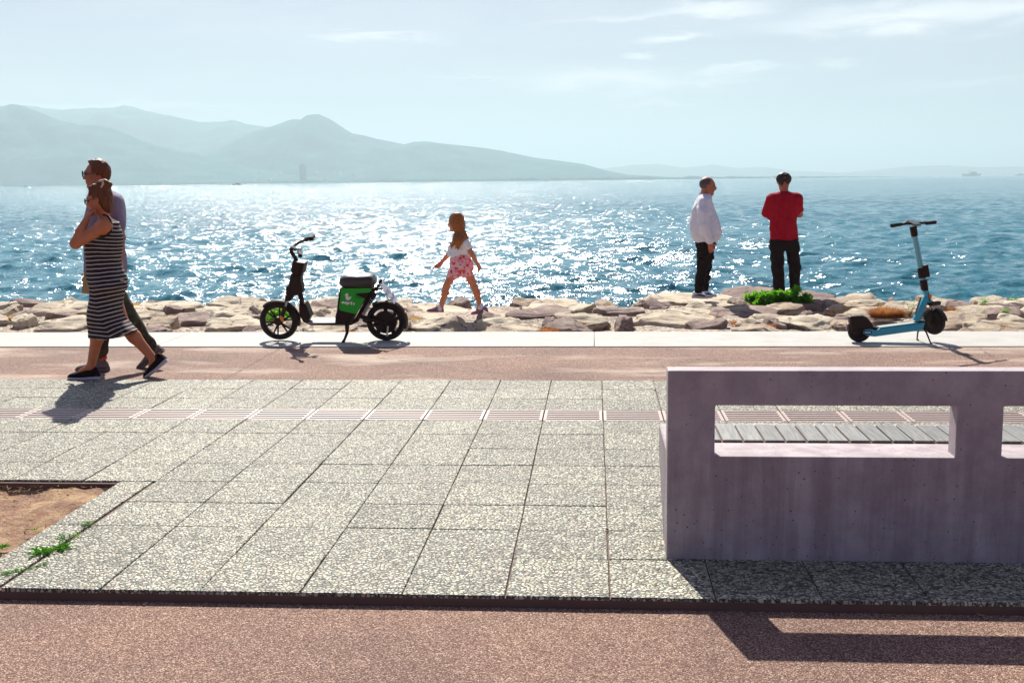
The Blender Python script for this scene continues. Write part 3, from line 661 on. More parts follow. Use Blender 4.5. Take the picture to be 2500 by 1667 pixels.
PL(D4, K3, 1500, 420, 240, 60, 't', 'tan rock seen beside the kick scooter\'s front tyre')
PL(D4, K3, 2320, 480, 260, 60, 'p', 'pale flat rock at the kerb by the right photo edge')
nhand = len(rocks)
ra_ = random.Random(77); tries = 0
def overl(x, y, a, b):
    for r in rocks:
        dx = (x-r[1])/((a+r[3])/2*.64); dy = (y-r[2])/((b+r[4])/2*.64)
        if dx*dx+dy*dy < 1: return True
    return False
while tries < 2600 and len(rocks) < 150:
    tries += 1; y = ra_.uniform(12.55, 17.9); x = ra_.uniform(-.56*y-.8, .40*y+.8); a = ra_.choice([1.5, 1.2, .9, .7]) if tries < 900 else ra_.choice([.8, .6, .5, .42]); b_ = a*ra_.uniform(.55, .8)
    if y-b_/2 < 12.40 or overl(x, y, a, b_): continue
    z0 = shore_z(y); h = ra_.uniform(.16, .30)*min(1, a/.5)
    tn = ra_.choice('ppptm')
    o = rock(x, y, a, b_, min(.03, z0+h), z0-.2, TON[tn], 900+len(rocks), ra_.uniform(.25, .6)); rocks.append([o, x, y, a, b_, tn, None])
LM = [(-7.6, 'the left photo edge'), (-6.2, 'the woman\'s raised elbow'), (-5.2, 'the couple'), (-4.2, 'the man\'s trailing foot'), (-3.6, 'the moped\'s front wheel'), (-2.9, 'the moped\'s seat'), (-2.3, 'the number plate'), (-1.9, 'the walking girl'),
      (-.6, 'the girl\'s rear shoe'), (.35, 'the bench end'), (1.4, 'the white-shirted man'), (2.5, 'the fishing man'), (3.2, 'the kick scooter\'s rear wheel'), (3.9, 'the kick scooter\'s stem'), (5.0, 'the right photo edge')]
used = {}
for i, r in enumerate(rocks):
    o, x, y, a, b_, tn, lab = r
    if lab is None:
        xs_ = x*15/y; lm = min(LM, key=lambda t_: abs(t_[0]-xs_)); side = 'left of' if xs_ < lm[0] else 'right of'
        row = 'at the kerb' if y < 13.1 else ('in mid bank' if y < 14.4 else ('in the back row' if y < 15.6 else 'at the waterline'))
        size = 'large' if a > .8 else ('fair-sized' if a > .5 else ('small' if a > .28 else 'fist-high'))
        lab = '%s %s rock %s, %s %s' % (size, TW[tn], row, side, lm[1])
    used.setdefault(lab, []).append((x, i)); r[6] = lab
for lab, L in used.items():
    L.sort()
    for k, (x, i) in enumerate(L):
        l = lab
        if len(L) > 1: l = ORD[k]+' from left, '+lab
        tag(rocks[i][0], l, 'rock', 'boulders of the sea wall')
# ------------------------------------------------------------------ plants
def leafmat(name, col, tcol, k=.5):
    m = bpy.data.materials.new(name); m.use_nodes = True; t = NT(m.node_tree); t.n.clear()
    out = t.add('ShaderNodeOutputMaterial'); d = t.add('ShaderNodeBsdfDiffuse'); tr = t.add('ShaderNodeBsdfTranslucent'); mx = t.add('ShaderNodeMixShader')
    n = t.noise(geo(t), 23, 3); v = t.ramp(n, [(.3, .65), (.7, 1.25)])
    t.link(t.mix(1.0, col, v, 'MULTIPLY'), d.inputs[0]); t.link(t.mix(1.0, tcol, v, 'MULTIPLY'), tr.inputs[0]); mx.inputs[0].default_value = k
    t.link(d.outputs[0], mx.inputs[1]); t.link(tr.outputs[0], mx.inputs[2]); t.link(mx.outputs[0], out.inputs[0]); return m
M['leaf'] = leafmat('green_leaf', (.07, .22, .02), (.22, .58, .03)); M['dry'] = leafmat('dry_grass', (.38, .17, .07), (.52, .22, .07)); M['straw'] = leafmat('straw', (.58, .44, .24), (.6, .4, .18))
M['stem'] = worn('plant_stem', (.14, .12, .05), .8)
def leaf_cloud(blobs, n, size, seed, ratio=.5):
    """many folded leaves spread inside ellipsoids (cx,cy,cz,rx,ry,rz)"""
    q = np.random.RandomState(seed); V_ = []; F_ = []
    vol = np.array([b[3]*b[4]*b[5] for b in blobs])**.7; vol /= vol.sum()
    for i in range(n):
        b = blobs[q.choice(len(blobs), p=vol)]; d = q.normal(size=3); d /= np.linalg.norm(d); r = q.rand()**.4
        c = np.array(b[:3])+d*r*np.array(b[3:]); a = q.normal(size=3)*[1, 1, .6]+d*.8+[0, 0, .3]; a /= np.linalg.norm(a); s = size*q.uniform(.6, 1.4)
        w_ = np.cross(a, q.normal(size=3)); w_ /= np.linalg.norm(w_)+1e-9; nn = np.cross(a, w_); k = len(V_)
        V_ += [c, c+a*s*.5+w_*s*ratio*.5-nn*s*.08, c+a*s, c+a*s*.5-w_*s*ratio*.5-nn*s*.08, c+a*s*.5]
        F_ += [(k, k+1, k+4), (k+1, k+2, k+4), (k+2, k+3, k+4), (k+3, k, k+4)]
    return V_, F_
def blades(c, n, h, spread, seed, wd=.004, lean=.5):
    q = np.random.RandomState(seed); V_ = []; F_ = []
    for i in range(n):
        a = q.rand()*6.283; r = spread*q.rand()**.5; p = np.array(c)+[r*math.cos(a), r*.6*math.sin(a), 0]; hh = h*q.uniform(.5, 1.1)*(1-.5*r/spread)
        d = np.array([math.cos(a)*lean*q.rand()+q.normal(0, .15), math.sin(a)*lean*q.rand(), 1.0]); sd2 = np.array([math.cos(a+1.57), math.sin(a+1.57), 0])*wd*q.uniform(.6, 1.3)
        k = len(V_); bend = np.array([d[0], d[1], 0])*.9
        for s_ in (0, .5, 1):
            pt = p+d*hh*s_+bend*hh*s_*s_-np.array([0, 0, .25*hh*s_*s_*lean]); V_ += [pt-sd2*(1-s_*.95), pt+sd2*(1-s_*.95)]
        F_ += [(k, k+1, k+3, k+2), (k+2, k+3, k+5, k+4)]
    return V_, F_
Z4 = lambda x, y: (1640+x/4.2389, 410+y/4.2389)
Z5 = lambda x, y: (2040+x/4.6125, 520+y/4.6125)
def bl(f, x, y, rx, ry, Y, k, rd=None):
    p = V(*f(x, y), Y); s = Y/FPX/k; return (p[0], p[1], p[2], rx*s, rd or rx*s*.7, ry*s)
Yb = 15.45; bs = [bl(Z4, 850, 1375, 75, 65, Yb, 4.24), bl(Z4, 960, 1370, 80, 70, Yb-.1, 4.24), bl(Z4, 1060, 1350, 80, 60, Yb, 4.24), bl(Z4, 1140, 1340, 70, 55, Yb, 4.24), bl(Z4, 1210, 1365, 60, 50, Yb, 4.24),
    bl(Z4, 1285, 1275, 35, 32, Yb, 4.24), bl(Z4, 1255, 1320, 30, 40, Yb, 4.24), bl(Z4, 1300, 1385, 80, 40, Yb, 4.24), bl(Z4, 1385, 1360, 45, 40, Yb, 4.24), bl(Z4, 1420, 1410, 50, 25, Yb, 4.24), bl(Z4, 900, 1430, 70, 35, Yb-.15, 4.24), bl(Z4, 810, 1340, 40, 18, Yb, 4.24)]
pc = V(*Z4(1080, 1430), Yb); sh = empty('leafy_shrub', (pc[0], Yb, shore_z(Yb))); tag(sh, 'bright green low shrub spreading over the rocks at the fishing man\'s feet', 'shrub')
V_, F_ = leaf_cloud([q[:3]+(q[3]*1.12, q[4]*1.1, q[5]*1.15) for q in bs], 2700, .055, 5, .5); mesh('foliage', V_, F_, M['leaf'], sh)
b = MB()
for q in bs: b.tube([(pc[0]+(q[0]-pc[0])*.4, Yb, shore_z(Yb)+.1), ((pc[0]+q[0]*2)/3, Yb, (q[2]+pc[2])/2-.02), (q[0], q[1], q[2])], [.009, .006, .003], 5)
b.build('stem', M['stem'], sh)
def bush(name, lab, cat, px, py, w_, h_, Y, mt, n, size, seed, group=None, ratio=.5):
    p = V(px, py, Y); s = Y/FPX; e = empty(name, (p[0], Y, p[2])); tag(e, lab, cat, group)
    bs = [(p[0]+(k-1.5)*w_*s*.22, Y+(k % 2-.5)*.08, p[2]+h_*s*(.42+.1*math.sin(k*2.1+seed)), w_*s*.22, w_*s*.2, h_*s*.45) for k in range(4)]
    V_, F_ = leaf_cloud(bs, n, size, seed, ratio); mesh('foliage', V_, F_, M[mt], e)
    b = MB()
    for q in bs: b.tube([(p[0], Y, p[2]-.05), q[:3]], [.006, .002], 5)
    b.build('stem', M['stem'], e); return e
bush('leafy_plant', 'bright green plant seen through the moped\'s front wheel', 'plant', 682, 784, 62, 32, 13.35, 'leaf', 420, .045, 3, ratio=.6)
def tuft(px, py, w_, h_, n, mt, lab, seed, Y=None, lean=.6, wd=.004, name='dry_grass_tuft', cat='grass tuft', group='dry grass tufts among the rocks', z=-.03):
    g = G(px, py, z) if Y is None else V(px, py, Y); s = g[1]/FPX
    V_, F_ = blades((0, 0, 0), n, h_*s, w_*s/2, seed, wd, lean); o = mesh(name, V_, F_, M[mt]); o.location = g; tag(o, lab, cat, group); return o
# orange dry bush left of the scooter's stem
g = G(2160, 776, .05); e = empty('dry_bush', g); tag(e, 'round orange dry bush behind the kick scooter\'s deck', 'bush')
V_, F_ = blades((0, 0, 0), 2200, .22, .155, 8, .003, .8); k = len(V_); V2, F2 = blades((.10, .02, 0), 900, .15, .12, 9, .003, .8)
o = mesh('foliage', np.concatenate([V_, V2])+g, F_+[tuple(i+k for i in f) for f in F2], M['dry'], e)
tuft(2320, 758, 26, 16, 160, 'dry', 'small orange grass tuft right of the kick scooter\'s front wheel', 21)
tuft(1920, 789, 70, 18, 380, 'dry', 'orange grass patch right of the pitted boulder, mid bank', 22)
tuft(1725, 776, 60, 15, 260, 'dry', 'rust-red dry tuft below the white-shirted man', 23)
tuft(1880, 800, 50, 16, 220, 'dry', 'orange tuft beside the pale domed rock at the kerb', 24)
tuft(1797, 791, 40, 15, 200, 'dry', 'orange tuft left of the pale domed rock at the kerb', 25)
tuft(1330, 808, 80, 16, 420, 'dry', 'orange litter grass by the kerb between girl and bench end', 26)
tuft(1400, 790, 60, 10, 200, 'dry', 'thin rusty tuft mid bank between girl and bench end', 27)
tuft(2118, 790, 40, 12, 160, 'dry', 'low orange tuft at the foot of the dry bush', 28)
tuft(2395, 757, 40, 12, 160, 'straw', 'straw tuft at the foot of the grooved grey rock', 29)
tuft(2440, 800, 60, 12, 220, 'dry', 'rusty tuft at the kerb near the right photo edge', 30)
tuft(2210, 800, 30, 14, 130, 'dry', 'orange tuft under the kick scooter\'s fork', 40)
tuft(402, 795, 60, 12, 240, 'dry', 'orange tuft right of the man\'s trailing knee', 31)
tuft(425, 775, 70, 12, 240, 'straw', 'straw tuft right of the couple, mid bank', 32)
tuft(24, 780, 40, 20, 200, 'straw', 'straw tuft near the left photo edge', 33)
tuft(330, 745, 60, 14, 220, 'straw', 'straw tuft just right of the dress at the crest', 34)
tuft(210, 790, 60, 12, 200, 'straw', 'straw tuft left of the dress hem by the kerb', 35)
tuft(850, 812, 60, 12, 200, 'dry', 'orange tuft behind the moped\'s kickstand', 36)
tuft(860, 768, 40, 14, 160, 'dry', 'rusty tuft behind the moped\'s green box foot', 37)
tuft(1010, 780, 50, 14, 200, 'straw', 'straw tuft right of the moped\'s rear wheel', 38)
# twiggy sapling behind the scooter
g = G(2222, 777, -.04); e = empty('twiggy_plant', g); tag(e, 'bare twiggy sapling with a few leaves left of the kick scooter\'s stem', 'plant')
b = MB(); tips = []
for (x, z) in ((-.09, .14), (-.05, .19), (0, .12), (.05, .17), (.10, .20), (.03, .09), (-.03, .08)):
    b.tube([g, g+[x*.3, .01, z*.55], g+[x, rng.uniform(-.03, .03), z]], [.005, .0035, .0015], 5); tips.append((*(g+[x, 0, z]), .015, .015, .02))
b.build('stem', M['stem'], e); V_, F_ = leaf_cloud(tips, 40, .022, 4); mesh('foliage', V_, F_, M['leaf'], e)
def sprout(px, py, w_, h_, n, lab, seed, z=0.0, size=.03, group='green sprouts'):
    g = G(px, py, z); s = g[1]/FPX; q = random.Random(seed); bs = [(g[0]+q.uniform(-.4, .4)*w_*s, g[1]+q.uniform(-.05, .05), z+q.uniform(.1, .7)*h_*s, w_*s*.16, .03, h_*s*.2) for k in range(5)]
    e = empty('weed', g); tag(e, lab, 'weed', group); V_, F_ = leaf_cloud(bs, n, size, seed, .3); mesh('foliage', V_, F_, M['leaf'], e)
    b = MB()
    for t_ in bs: b.tube([g, t_[:3]], [.003, .0012], 5)
    b.build('stem', M['stem'], e)
sprout(2397, 742, 24, 14, 60, 'green sprout on the pale crest boulder right of the kick scooter', 51, .03)
sprout(2472, 733, 20, 8, 40, 'small green sprout on the crest by the right photo edge', 52, .03)
sprout(2455, 765, 26, 10, 50, 'green-brown sprout between the boulders near the right photo edge', 53, 0)
def weed(px, py, n, L, lab, seed, spread=.0, dirv=None, z=0.0):
    """rosette of narrow blades growing from a joint"""
    q = np.random.RandomState(seed); g = G(px, py, z); V_ = []; F_ = []
    for i in range(n):
        a = q.rand()*6.283; off = (np.array(dirv)*q.uniform(-1, 1) if dirv is not None else np.zeros(3)); d = np.array([math.cos(a), math.sin(a)*.9, 0]); ln = L*q.uniform(.45, 1.1); sdv = np.array([-d[1], d[0], 0])*L*.055*q.uniform(.7, 1.5); k = len(V_); rise = q.uniform(.25, .9)
        for s_, wv in ((0, .5), (.35, 1), (.7, .8), (1, .05)):
            pt = off+d*ln*s_+np.array([0, 0, ln*rise*(s_-s_*s_*.75)+.002]); V_ += [pt-sdv*wv, pt+sdv*wv]
        for s_ in range(3): F_.append((k+2*s_, k+2*s_+1, k+2*s_+3, k+2*s_+2))
    o = mesh('weed', V_, F_, M['leaf']); o.location = g; tag(o, lab, 'weed', 'weeds along the paving joint'); return o
weed(125, 1345, 70, .085, 'largest grassy weed in the paving joint by the soil bed', 61, dirv=(.05, .05, 0))
weed(168, 1312, 30, .05, 'small weed just above the largest weed in the joint', 62, dirv=(.035, .04, 0))
weed(216, 1280, 16, .055, 'spindly weed topmost in the joint beside the soil bed', 63, dirv=(.01, .02, 0))
weed(60, 1392, 46, .045, 'creeping weed strip lowest in the joint near the path', 64, dirv=(.06, .06, 0))
weed(84, 1295, 10, .05, 'pale weed leaf on the soil bed edge', 65, z=-.03)
weed(6, 1338, 34, .06, 'green weed on the soil bed cut by the left photo edge', 66, z=-.03)
# ------------------------------------------------------------------ litter
q = np.random.RandomState(4); V_ = []; F_ = []
for i in range(2600):
    x, y = q.uniform(-5.2, -2.63), 4.6+1.42*q.rand()**.8; a = q.rand()*3.14; L = q.uniform(.008, .035); z = -.028+.018*q.rand(); d = np.array([math.cos(a), math.sin(a)*.8, q.normal(0, .25)])*L; s_ = np.array([-d[1], d[0], 0])*q.uniform(.05, .16); p = np.array([x, y, z]); k = len(V_)
    V_ += [p-s_, p+s_, p+d+s_*.3, p+d-s_*.3]; F_.append((k, k+1, k+2, k+3))
o = mesh('straw_litter', V_, F_, M['straw']); tag(o, 'loose straw and dry chips strewn over the soil bed', 'straw', kind='stuff')
M['white'] = worn('white_scrap', (.78, .76, .74), .6, .1); M['foil'] = worn('foil', (.55, .58, .70), .3, .2, metal=.6)
def chip(px, py, L, w_, ang, lab, name='dry_leaf', cat='litter', mt='straw', z=-.047, h=.004):
    L *= 1.5; w_ *= 1.4
    g = G(px, py, z); b = MB(); n = 7; rings = []
    for k in range(n):
        u = k/(n-1); ww = w_/2*math.sin(math.pi*(.08+.86*u)); x = (u-.5)*L; zz = z+.001+h*4*(u-.5)**2
        c, s = math.cos(ang), math.sin(ang)
        rings.append([(g[0]+x*c-y*s, g[1]+x*s+y*c, zz+q) for y, q in ((-ww, .0), (ww, 0), (ww, .0012), (-ww, .0012))])
    b.loft(rings); o = b.build(name, M[mt]); o.location = (0, 0, 0); tag(o, lab, cat, 'bits of litter on the ground'); return o
def butt(px, py, ang, lab, z):
    g = G(px, py, z); d = np.array([math.cos(ang), math.sin(ang), 0])*.016; e = empty('cigarette_butt', g); tag(e, lab, 'cigarette butt', 'bits of litter on the ground')
    c = g+[0, 0, .0045]; b = MB(); b.tube([c-d, c+d*.1], .004, 8); b.build('paper', M['white'], e); b = MB(); b.tube([c+d*.1, c+d], .0041, 8); b.build('filter', M['dry'], e)
butt(1121, 1474, .1, 'pale cigarette butt on the red path in front of the paving', -.047)
butt(1478, 1292, -.7, 'pale cigarette butt in the paving joint left of the bench', 0.001)
b = MB(); g = G(1064, 1458, -.045); b.loft([[(g[0]-.022+k*.011, g[1]+y, g[2]+.002+abs(math.sin(k*2))*.005+q) for y, q in ((-.009, 0), (.009, .003), (.009, .005), (-.009, .002))] for k in range(5)]); o = b.build('foil_wrapper', M['foil']); tag(o, 'crumpled bluish foil wrapper at the foot of the paving edge', 'wrapper', 'bits of litter on the ground')
chip(67, 1443, .03, .02, .4, 'bluish paper scrap at the paving edge near the left photo corner', 'paper_scrap', mt='foil')
chip(2352, 1485, .022, .008, .2, 'pale dry leaf lying in the bench\'s shadow on the red path, left of two')
chip(2393, 1501, .02, .009, -.6, 'pale dry leaf lying in the bench\'s shadow on the red path, right of two')
chip(2030, 1403, .02, .006, -.7, 'thin pale chip on the shaded pebbles under the bench', z=.001)
chip(1631, 1474, .022, .008, -.7, 'curled pale leaf on the red path below the bench corner')
chip(1612, 1463, .014, .012, .3, 'crumpled white scrap at the paving edge below the bench corner', 'paper_scrap', mt='white')
chip(1692, 1494, .012, .005, .1, 'tiny pale leaf on the red path at the shadow\'s edge')
chip(335, 1457, .014, .006, .1, 'small pale leaf on the red path below the left slabs')
chip(480, 1452, .013, .006, .5, 'small straw chip on the red path below the second slab')
chip(687, 1457, .010, .008, .2, 'white speck on the red path left of the foil wrapper', 'paper_scrap', mt='white')
M['peb'] = worn('dark_pebble', (.16, .12, .12), .8)
for k, (x, y, r, lab) in enumerate([(2190, 1472, .012, 'dark pebble at the paving edge in the bench\'s shadow'), (1074, 1437, .006, 'small pebble beside the foil wrapper'), (352, 1478, .006, 'dark pebble alone on the red path at left'), (265, 1462, .005, 'dark grit stone near the paving edge at left')]):
    g = G(x, y, -.047); o = mesh('pebble', IV4*[r, r*.8, r*.6]*(1+.15*vnoise(IV4[:, 0]*2+k, IV4[:, 1]*2, IV4[:, 2]*2))[:, None], IF4, M['peb'], smooth=True); o.location = g+[0, 0, r*.5]; tag(o, lab, 'pebble', 'bits of litter on the ground')
# ------------------------------------------------------------------ vehicles
M['blk'] = worn('dark_plastic', (.024, .008, .005), .55, .2, 20, spec=.25); M['rub'] = worn('tyre_rubber', (.018, .013, .012), .75, .2, 60, spec=.3); M['steel'] = worn('steel', (.45, .44, .43), .3, .2, 30, metal=.9)
M['green'] = worn('green_panel', (.0, .42, .02), .38, .08, 12); M['vinyl'] = worn('seat_vinyl', (.03, .017, .016), .32, .15, 25, spec=.7); M['ora'] = mat('orange_lens', (.85, .22, .01), .3); M['platew'] = worn('plate_white', (.66, .68, .70), .4, .05)
M['blue'] = worn('light_blue_paint', (.035, .38, .52), .35, .12, 8); M['bluelt'] = worn('faded_blue_paint', (.17, .47, .55), .4, .15, 14); M['deck'] = worn('rubber_deck_mat', (.20, .26, .25), .6, .2, 60); M['red'] if 'red' in M else None
def lathe(b, c, prof, n=48, axis=(0, 1, 0), a0=0, a1=360):
    """prof: (radius, offset along the axis); c the centre"""
    ax = Vector(axis).normalized(); u = Vector((0, 0, 1)); v = ax.cross(u).normalized(); c = Vector(c); full = a1-a0 >= 360
    rings = []
    for k in range(n if full else n+1):
        t_ = R(a0+(a1-a0)*k/n); d = u*math.sin(t_)+v*-math.cos(t_)
        d = u*math.sin(t_)+(u.cross(ax)*-1)*math.cos(t_)*-1
        rings.append([tuple(c+d*r+ax*o) for r, o in prof])
    return b.loft(rings, cap=not full, close=full)
def arcdir(ax): return None
def text(name, s, size, loc, xdir, up, m, parent, ext=.0006, bold=0.0):
    cu_ = bpy.data.curves.new(name, 'FONT'); cu_.body = s; cu_.size = size; cu_.extrude = ext; cu_.offset = bold; cu_.align_x = 'CENTER'; cu_.materials.append(m)
    o = bpy.data.objects.new(name, cu_); SC.collection.objects.link(o); X_ = Vector(xdir).normalized(); U_ = Vector(up).normalized(); Z_ = X_.cross(U_)
    mt = Matrix(((X_.x, U_.x, Z_.x, loc[0]), (X_.y, U_.y, Z_.y, loc[1]), (X_.z, U_.z, Z_.z, loc[2]), (0, 0, 0, 1)))
    bpy.context.view_layer.update(); dg = bpy.context.evaluated_depsgraph_get(); me = bpy.data.meshes.new_from_object(o.evaluated_get(dg)); bpy.data.objects.remove(o)
    me.transform(mt); o = bpy.data.objects.new(name, me); SC.collection.objects.link(o)
    if not me.materials: me.materials.append(m)
    child(o, parent); return o
# ---- moped
Y0 = 11.70
def q2(x, y, dy=0.0): return V(600+x/5.226, 560+y/5.226, Y0+dy)
def qx(pts, dy=0): return [(p[0], p[2]) for p in (q2(x, y, dy) for x, y in pts)]
def z4(pts, dy=0): return [(p[0], p[2]) for p in (V(800+x/8.255, 650+y/8.255, Y0+dy) for x, y in pts)]
base = q2(1090, 1440); mop = empty('electric_moped', (base[0], Y0, .006)); tag(mop, 'dark electric moped with green seat box parked on the pale kerb, facing left', 'moped'); mop.rotation_euler = (R(7.5), 0, 0)
S2 = Y0/FPX/5.226
def wheel(c, Rr, spokes, hubr, dish):
    b = MB(); lathe(b, c, [(Rr*.70, -.016), (Rr*.74, -.022), (Rr*.80, -.022), (Rr*.80, .022), (Rr*.74, .022), (Rr*.70, .016)])
    for k in range(spokes):
        a = 2*math.pi*(k+.22)/spokes
        for da in ((-.16, .16) if not dish else (0,)):
            p0 = (c[0]+math.cos(a)*hubr*.8, c[1], c[2]+math.sin(a)*hubr*.8); p1 = (c[0]+math.cos(a+da)*Rr*.73, c[1], c[2]+math.sin(a+da)*Rr*.73)
            b.tube([p0, p1], [.011, .008] if not dish else [.02, .026], 6)
    w_ = b.build('wheel', M['blk'], mop, smooth=True)
    b = MB(); pr = [(Rr*.79, -.018), (Rr*.86, -.028), (Rr*.94, -.026), (Rr*.985, -.013), (Rr, 0), (Rr*.985, .013), (Rr*.94, .026), (Rr*.86, .028), (Rr*.79, .018)]
    lathe(b, c, pr, 56); b.build('tyre', M['rub'], w_, smooth=True)
    b = MB(); lathe(b, c, [(.002, -.045), (hubr*.6, -.045), (hubr, -.035), (hubr, .035), (hubr*.6, .045), (.002, .045)], 32); b.build('hub', M['blk'], w_, smooth=True); return w_
fc = q2(412, 1160); rc = q2(1772, 1168); Rw = 254*S2
wheel(fc, Rw, 6, .045, False); wheel(rc, Rw, 5, .118, True)
def guard(c, r, a0, a1, wd, name):
    rings = []
    for k in range(29):
        a = R(a0+(a1-a0)*k/28); cs, sn = math.cos(a), math.sin(a); row = []
        for rr, yy in ((r-.020, -wd), (r, -wd*.92), (r+.010, -wd*.5), (r+.013, 0), (r+.010, wd*.5), (r, wd*.92), (r-.020, wd), (r-.020, wd-.004), (r-.002, wd*.88), (r+.008, 0), (r-.002, -wd*.88), (r-.020, -wd+.004)):
            row.append((c[0]+cs*rr, c[1]+yy, c[2]+sn*rr))
        rings.append(row)
    b = MB().loft(rings); return b.build(name, M['blk'], mop, smooth=True)
guard(fc, Rw+.014, 133, -12, .042, 'front_mudguard'); rg = guard(rc, Rw+.018, 124, -18, .055, 'rear_mudguard')
b = MB(); b.prism(qx([(2005, 1030), (2030, 1035), (2030, 1075), (2010, 1085)]), Y0-.03, Y0+.03, .003); b.build('rear_reflector', M['ora'], mop)
b = MB(); b.prism(qx([(2008, 1110), (2035, 1150), (2065, 1165), (2055, 1185), (2010, 1180)]), Y0-.012, Y0+.012, .003); b.build('tail_bracket', M['steel'], mop)
# frame
def tq(b, pts, rad, n=10, dy=0, flat=1): return b.tube([q2(x, y, dy if len(r_) == 0 else r_[0]) for (x, y, *r_) in pts], rad, n, flat=flat)
b = MB()
tq(b, [(640, 560), (668, 690), (692, 800), (712, 900), (702, 1000), (706, 1080), (745, 1155), (820, 1188), (1080, 1190), (1330, 1188), (1405, 1150), (1480, 1010), (1560, 870), (1625, 745)], [.026]*4+[.024]*7+[.022]*3)
tq(b, [(1330, 1188, .07), (1240, 1180, .08), (900, 1185, .08)], .012); tq(b, [(1330, 1188, -.07), (1240, 1180, -.08), (900, 1185, -.08)], .012)
b.build('frame', M['blk'], mop, smooth=True)
b = MB(); b.prism(qx([(702, 935), (770, 912), (792, 950), (836, 1080), (802, 1150), (762, 1132), (716, 1062)]), Y0-.075, Y0+.075, .012); b.build('leg_guard', M['blk'], mop, smooth=True)
b = MB(); z0 = q2(900, 1158)[2]; xa, xb = q2(800, 1160)[0], q2(1180, 1160)[0]; b.box((xa, Y0-.08, z0-.012), (xb, Y0+.12, z0), .004); b.build('footboard', worn('footboard_grey', (.30, .29, .28), .5, .1), mop)
b = MB(); b.prism(qx([(600, 535), (725, 545), (720, 640), (748, 772), (662, 816), (620, 822), (592, 872), (542, 852), (530, 792), (530, 708), (562, 690)]), Y0-.06, Y0+.06, .014); b.build('steering_cover', M['blk'], mop, smooth=True)
b = MB(); b.prism(qx([(636, 372), (786, 394), (746, 545), (640, 540), (608, 500)]), Y0-.085, Y0+.085, .008); b.build('front_pouch', M['blk'], mop, smooth=True)
b = MB(); tq(b, [(725, 690), (742, 690), (745, 660), (736, 648)], .004, 6); b.build('bag_hook', M['blk'], mop)
# fork, one leg each side
for s in (-1, 1):
    b = MB(); tq(b, [(575, 830, .045*s), (520, 905, .055*s), (498, 975, .055*s)], .013, 8); fk = b.build('fork_leg', M['steel'], mop, smooth=True)
    b = MB(); tq(b, [(502, 960, .055*s), (470, 1050, .052*s), (418, 1165, .05*s)], [.019, .021, .017], 8); b.build('fork_slider', M['blk'], fk, smooth=True)
b = MB(); b.prism(qx([(525, 810), (600, 815), (590, 880), (515, 895)]), Y0-.07, Y0+.07, .008); b.build('fork_crown', M['blk'], mop)
b = MB(); c = q2(450, 1120, -.078); b.prism([(c[0]+.017*math.cos(a)-.010*math.sin(a), c[2]+.034*math.sin(a)) for a in np.linspace(0, 6.283, 20)[:-1]], Y0-.086, Y0-.074, .002); b.build('side_reflector', M['ora'], mop)
b = MB(); tq(b, [(622, 850, -.03), (624, 930, -.03), (620, 1000, -.02)], .0025, 5); tq(b, [(640, 290, -.03), (625, 330, -.04), (640, 400, -.05)], .003, 5); b.build('cable', M['blk'], mop)
# handlebar
b = MB(); tq(b, [(668, 400), (640, 330), (604, 275), (597, 245), (615, 218)], .021, 8); b.build('handlebar_stem', M['blk'], mop, smooth=True)
b = MB(); tq(b, [(700, 235, -.19), (690, 215, -.12), (655, 228, -.05), (615, 218, 0), (650, 185, .06), (720, 160, .13), (790, 142, .19)], .015, 8); hb = b.build('handlebar', M['blk'], mop, smooth=True)
b = MB(); tq(b, [(785, 143, .185), (895, 115, .30)], .021, 10); b.build('grip', M['rub'], mop, smooth=True)
b = MB(); tq(b, [(702, 236, -.18), (712, 268, -.30)], .021, 10); b.build('grip', M['rub'], mop, smooth=True)
b = MB(); tq(b, [(770, 150, .17), (800, 118, .2), (835, 118, .25)], .007, 6); b.build('brake_lever', M['blk'], mop)
b = MB(); tq(b, [(735, 135, .12), (752, 95, .14)], .003, 5); b.build('brake_lever', M['steel'], mop)
b = MB(); c = q2(706, 215, -.16); lathe(b, c, [(.001, -.02), (.016, -.018), (.024, -.004), (.024, .004), (.001, .004)], 20); b.build('bell', M['steel'], mop, smooth=True)
b = MB(); b.prism(qx([(775, 112), (830, 108), (835, 160), (785, 170)]), Y0+.16, Y0+.2, .005); b.build('switch_box', M['blk'], mop)
# box body, panels, seat
b = MB(); b.prism(z4([(205, 845), (170, 960), (158, 1080), (300, 1115), (480, 1115), (575, 930), (885, 440), (880, 400), (275, 396), (240, 560)]), Y0-.085, Y0+.085, .012); bx_ = b.build('seat_box', M['blk'], mop, smooth=True)
gp = [(278, 402), (840, 392), (872, 420), (865, 460), (820, 482), (590, 500), (553, 522), (550, 582), (582, 606), (738, 606), (560, 920), (540, 922), (238, 850), (218, 800), (258, 520)]
def flatpoly(name, poly, ya, yb, m, parent):
    """outline with notches, as a thin solid plate"""
    bm = bmesh.new(); vs = [bm.verts.new((x, ya, z)) for x, z in poly]; f = bm.faces.new(vs); bmesh.ops.triangulate(bm, faces=[f]); r_ = bmesh.ops.extrude_face_region(bm, geom=list(bm.faces)); bmesh.ops.translate(bm, verts=[e for e in r_['geom'] if isinstance(e, bmesh.types.BMVert)], vec=(0, yb-ya, 0))
    bmesh.ops.recalc_face_normals(bm, faces=bm.faces); me = bpy.data.meshes.new(name); bm.to_mesh(me); bm.free(); me.materials.append(m); o = bpy.data.objects.new(name, me); SC.collection.objects.link(o); child(o, parent); return o
pn = flatpoly('side_panel', z4(gp, -.09), Y0-.085, Y0-.0935, M['green'], mop); flatpoly('side_panel', z4(gp, -.09), Y0+.085, Y0+.0935, M['green'], mop)
M['decal'] = mat('white_decal', (.85, .85, .85), .5)
yd = Y0-.0962
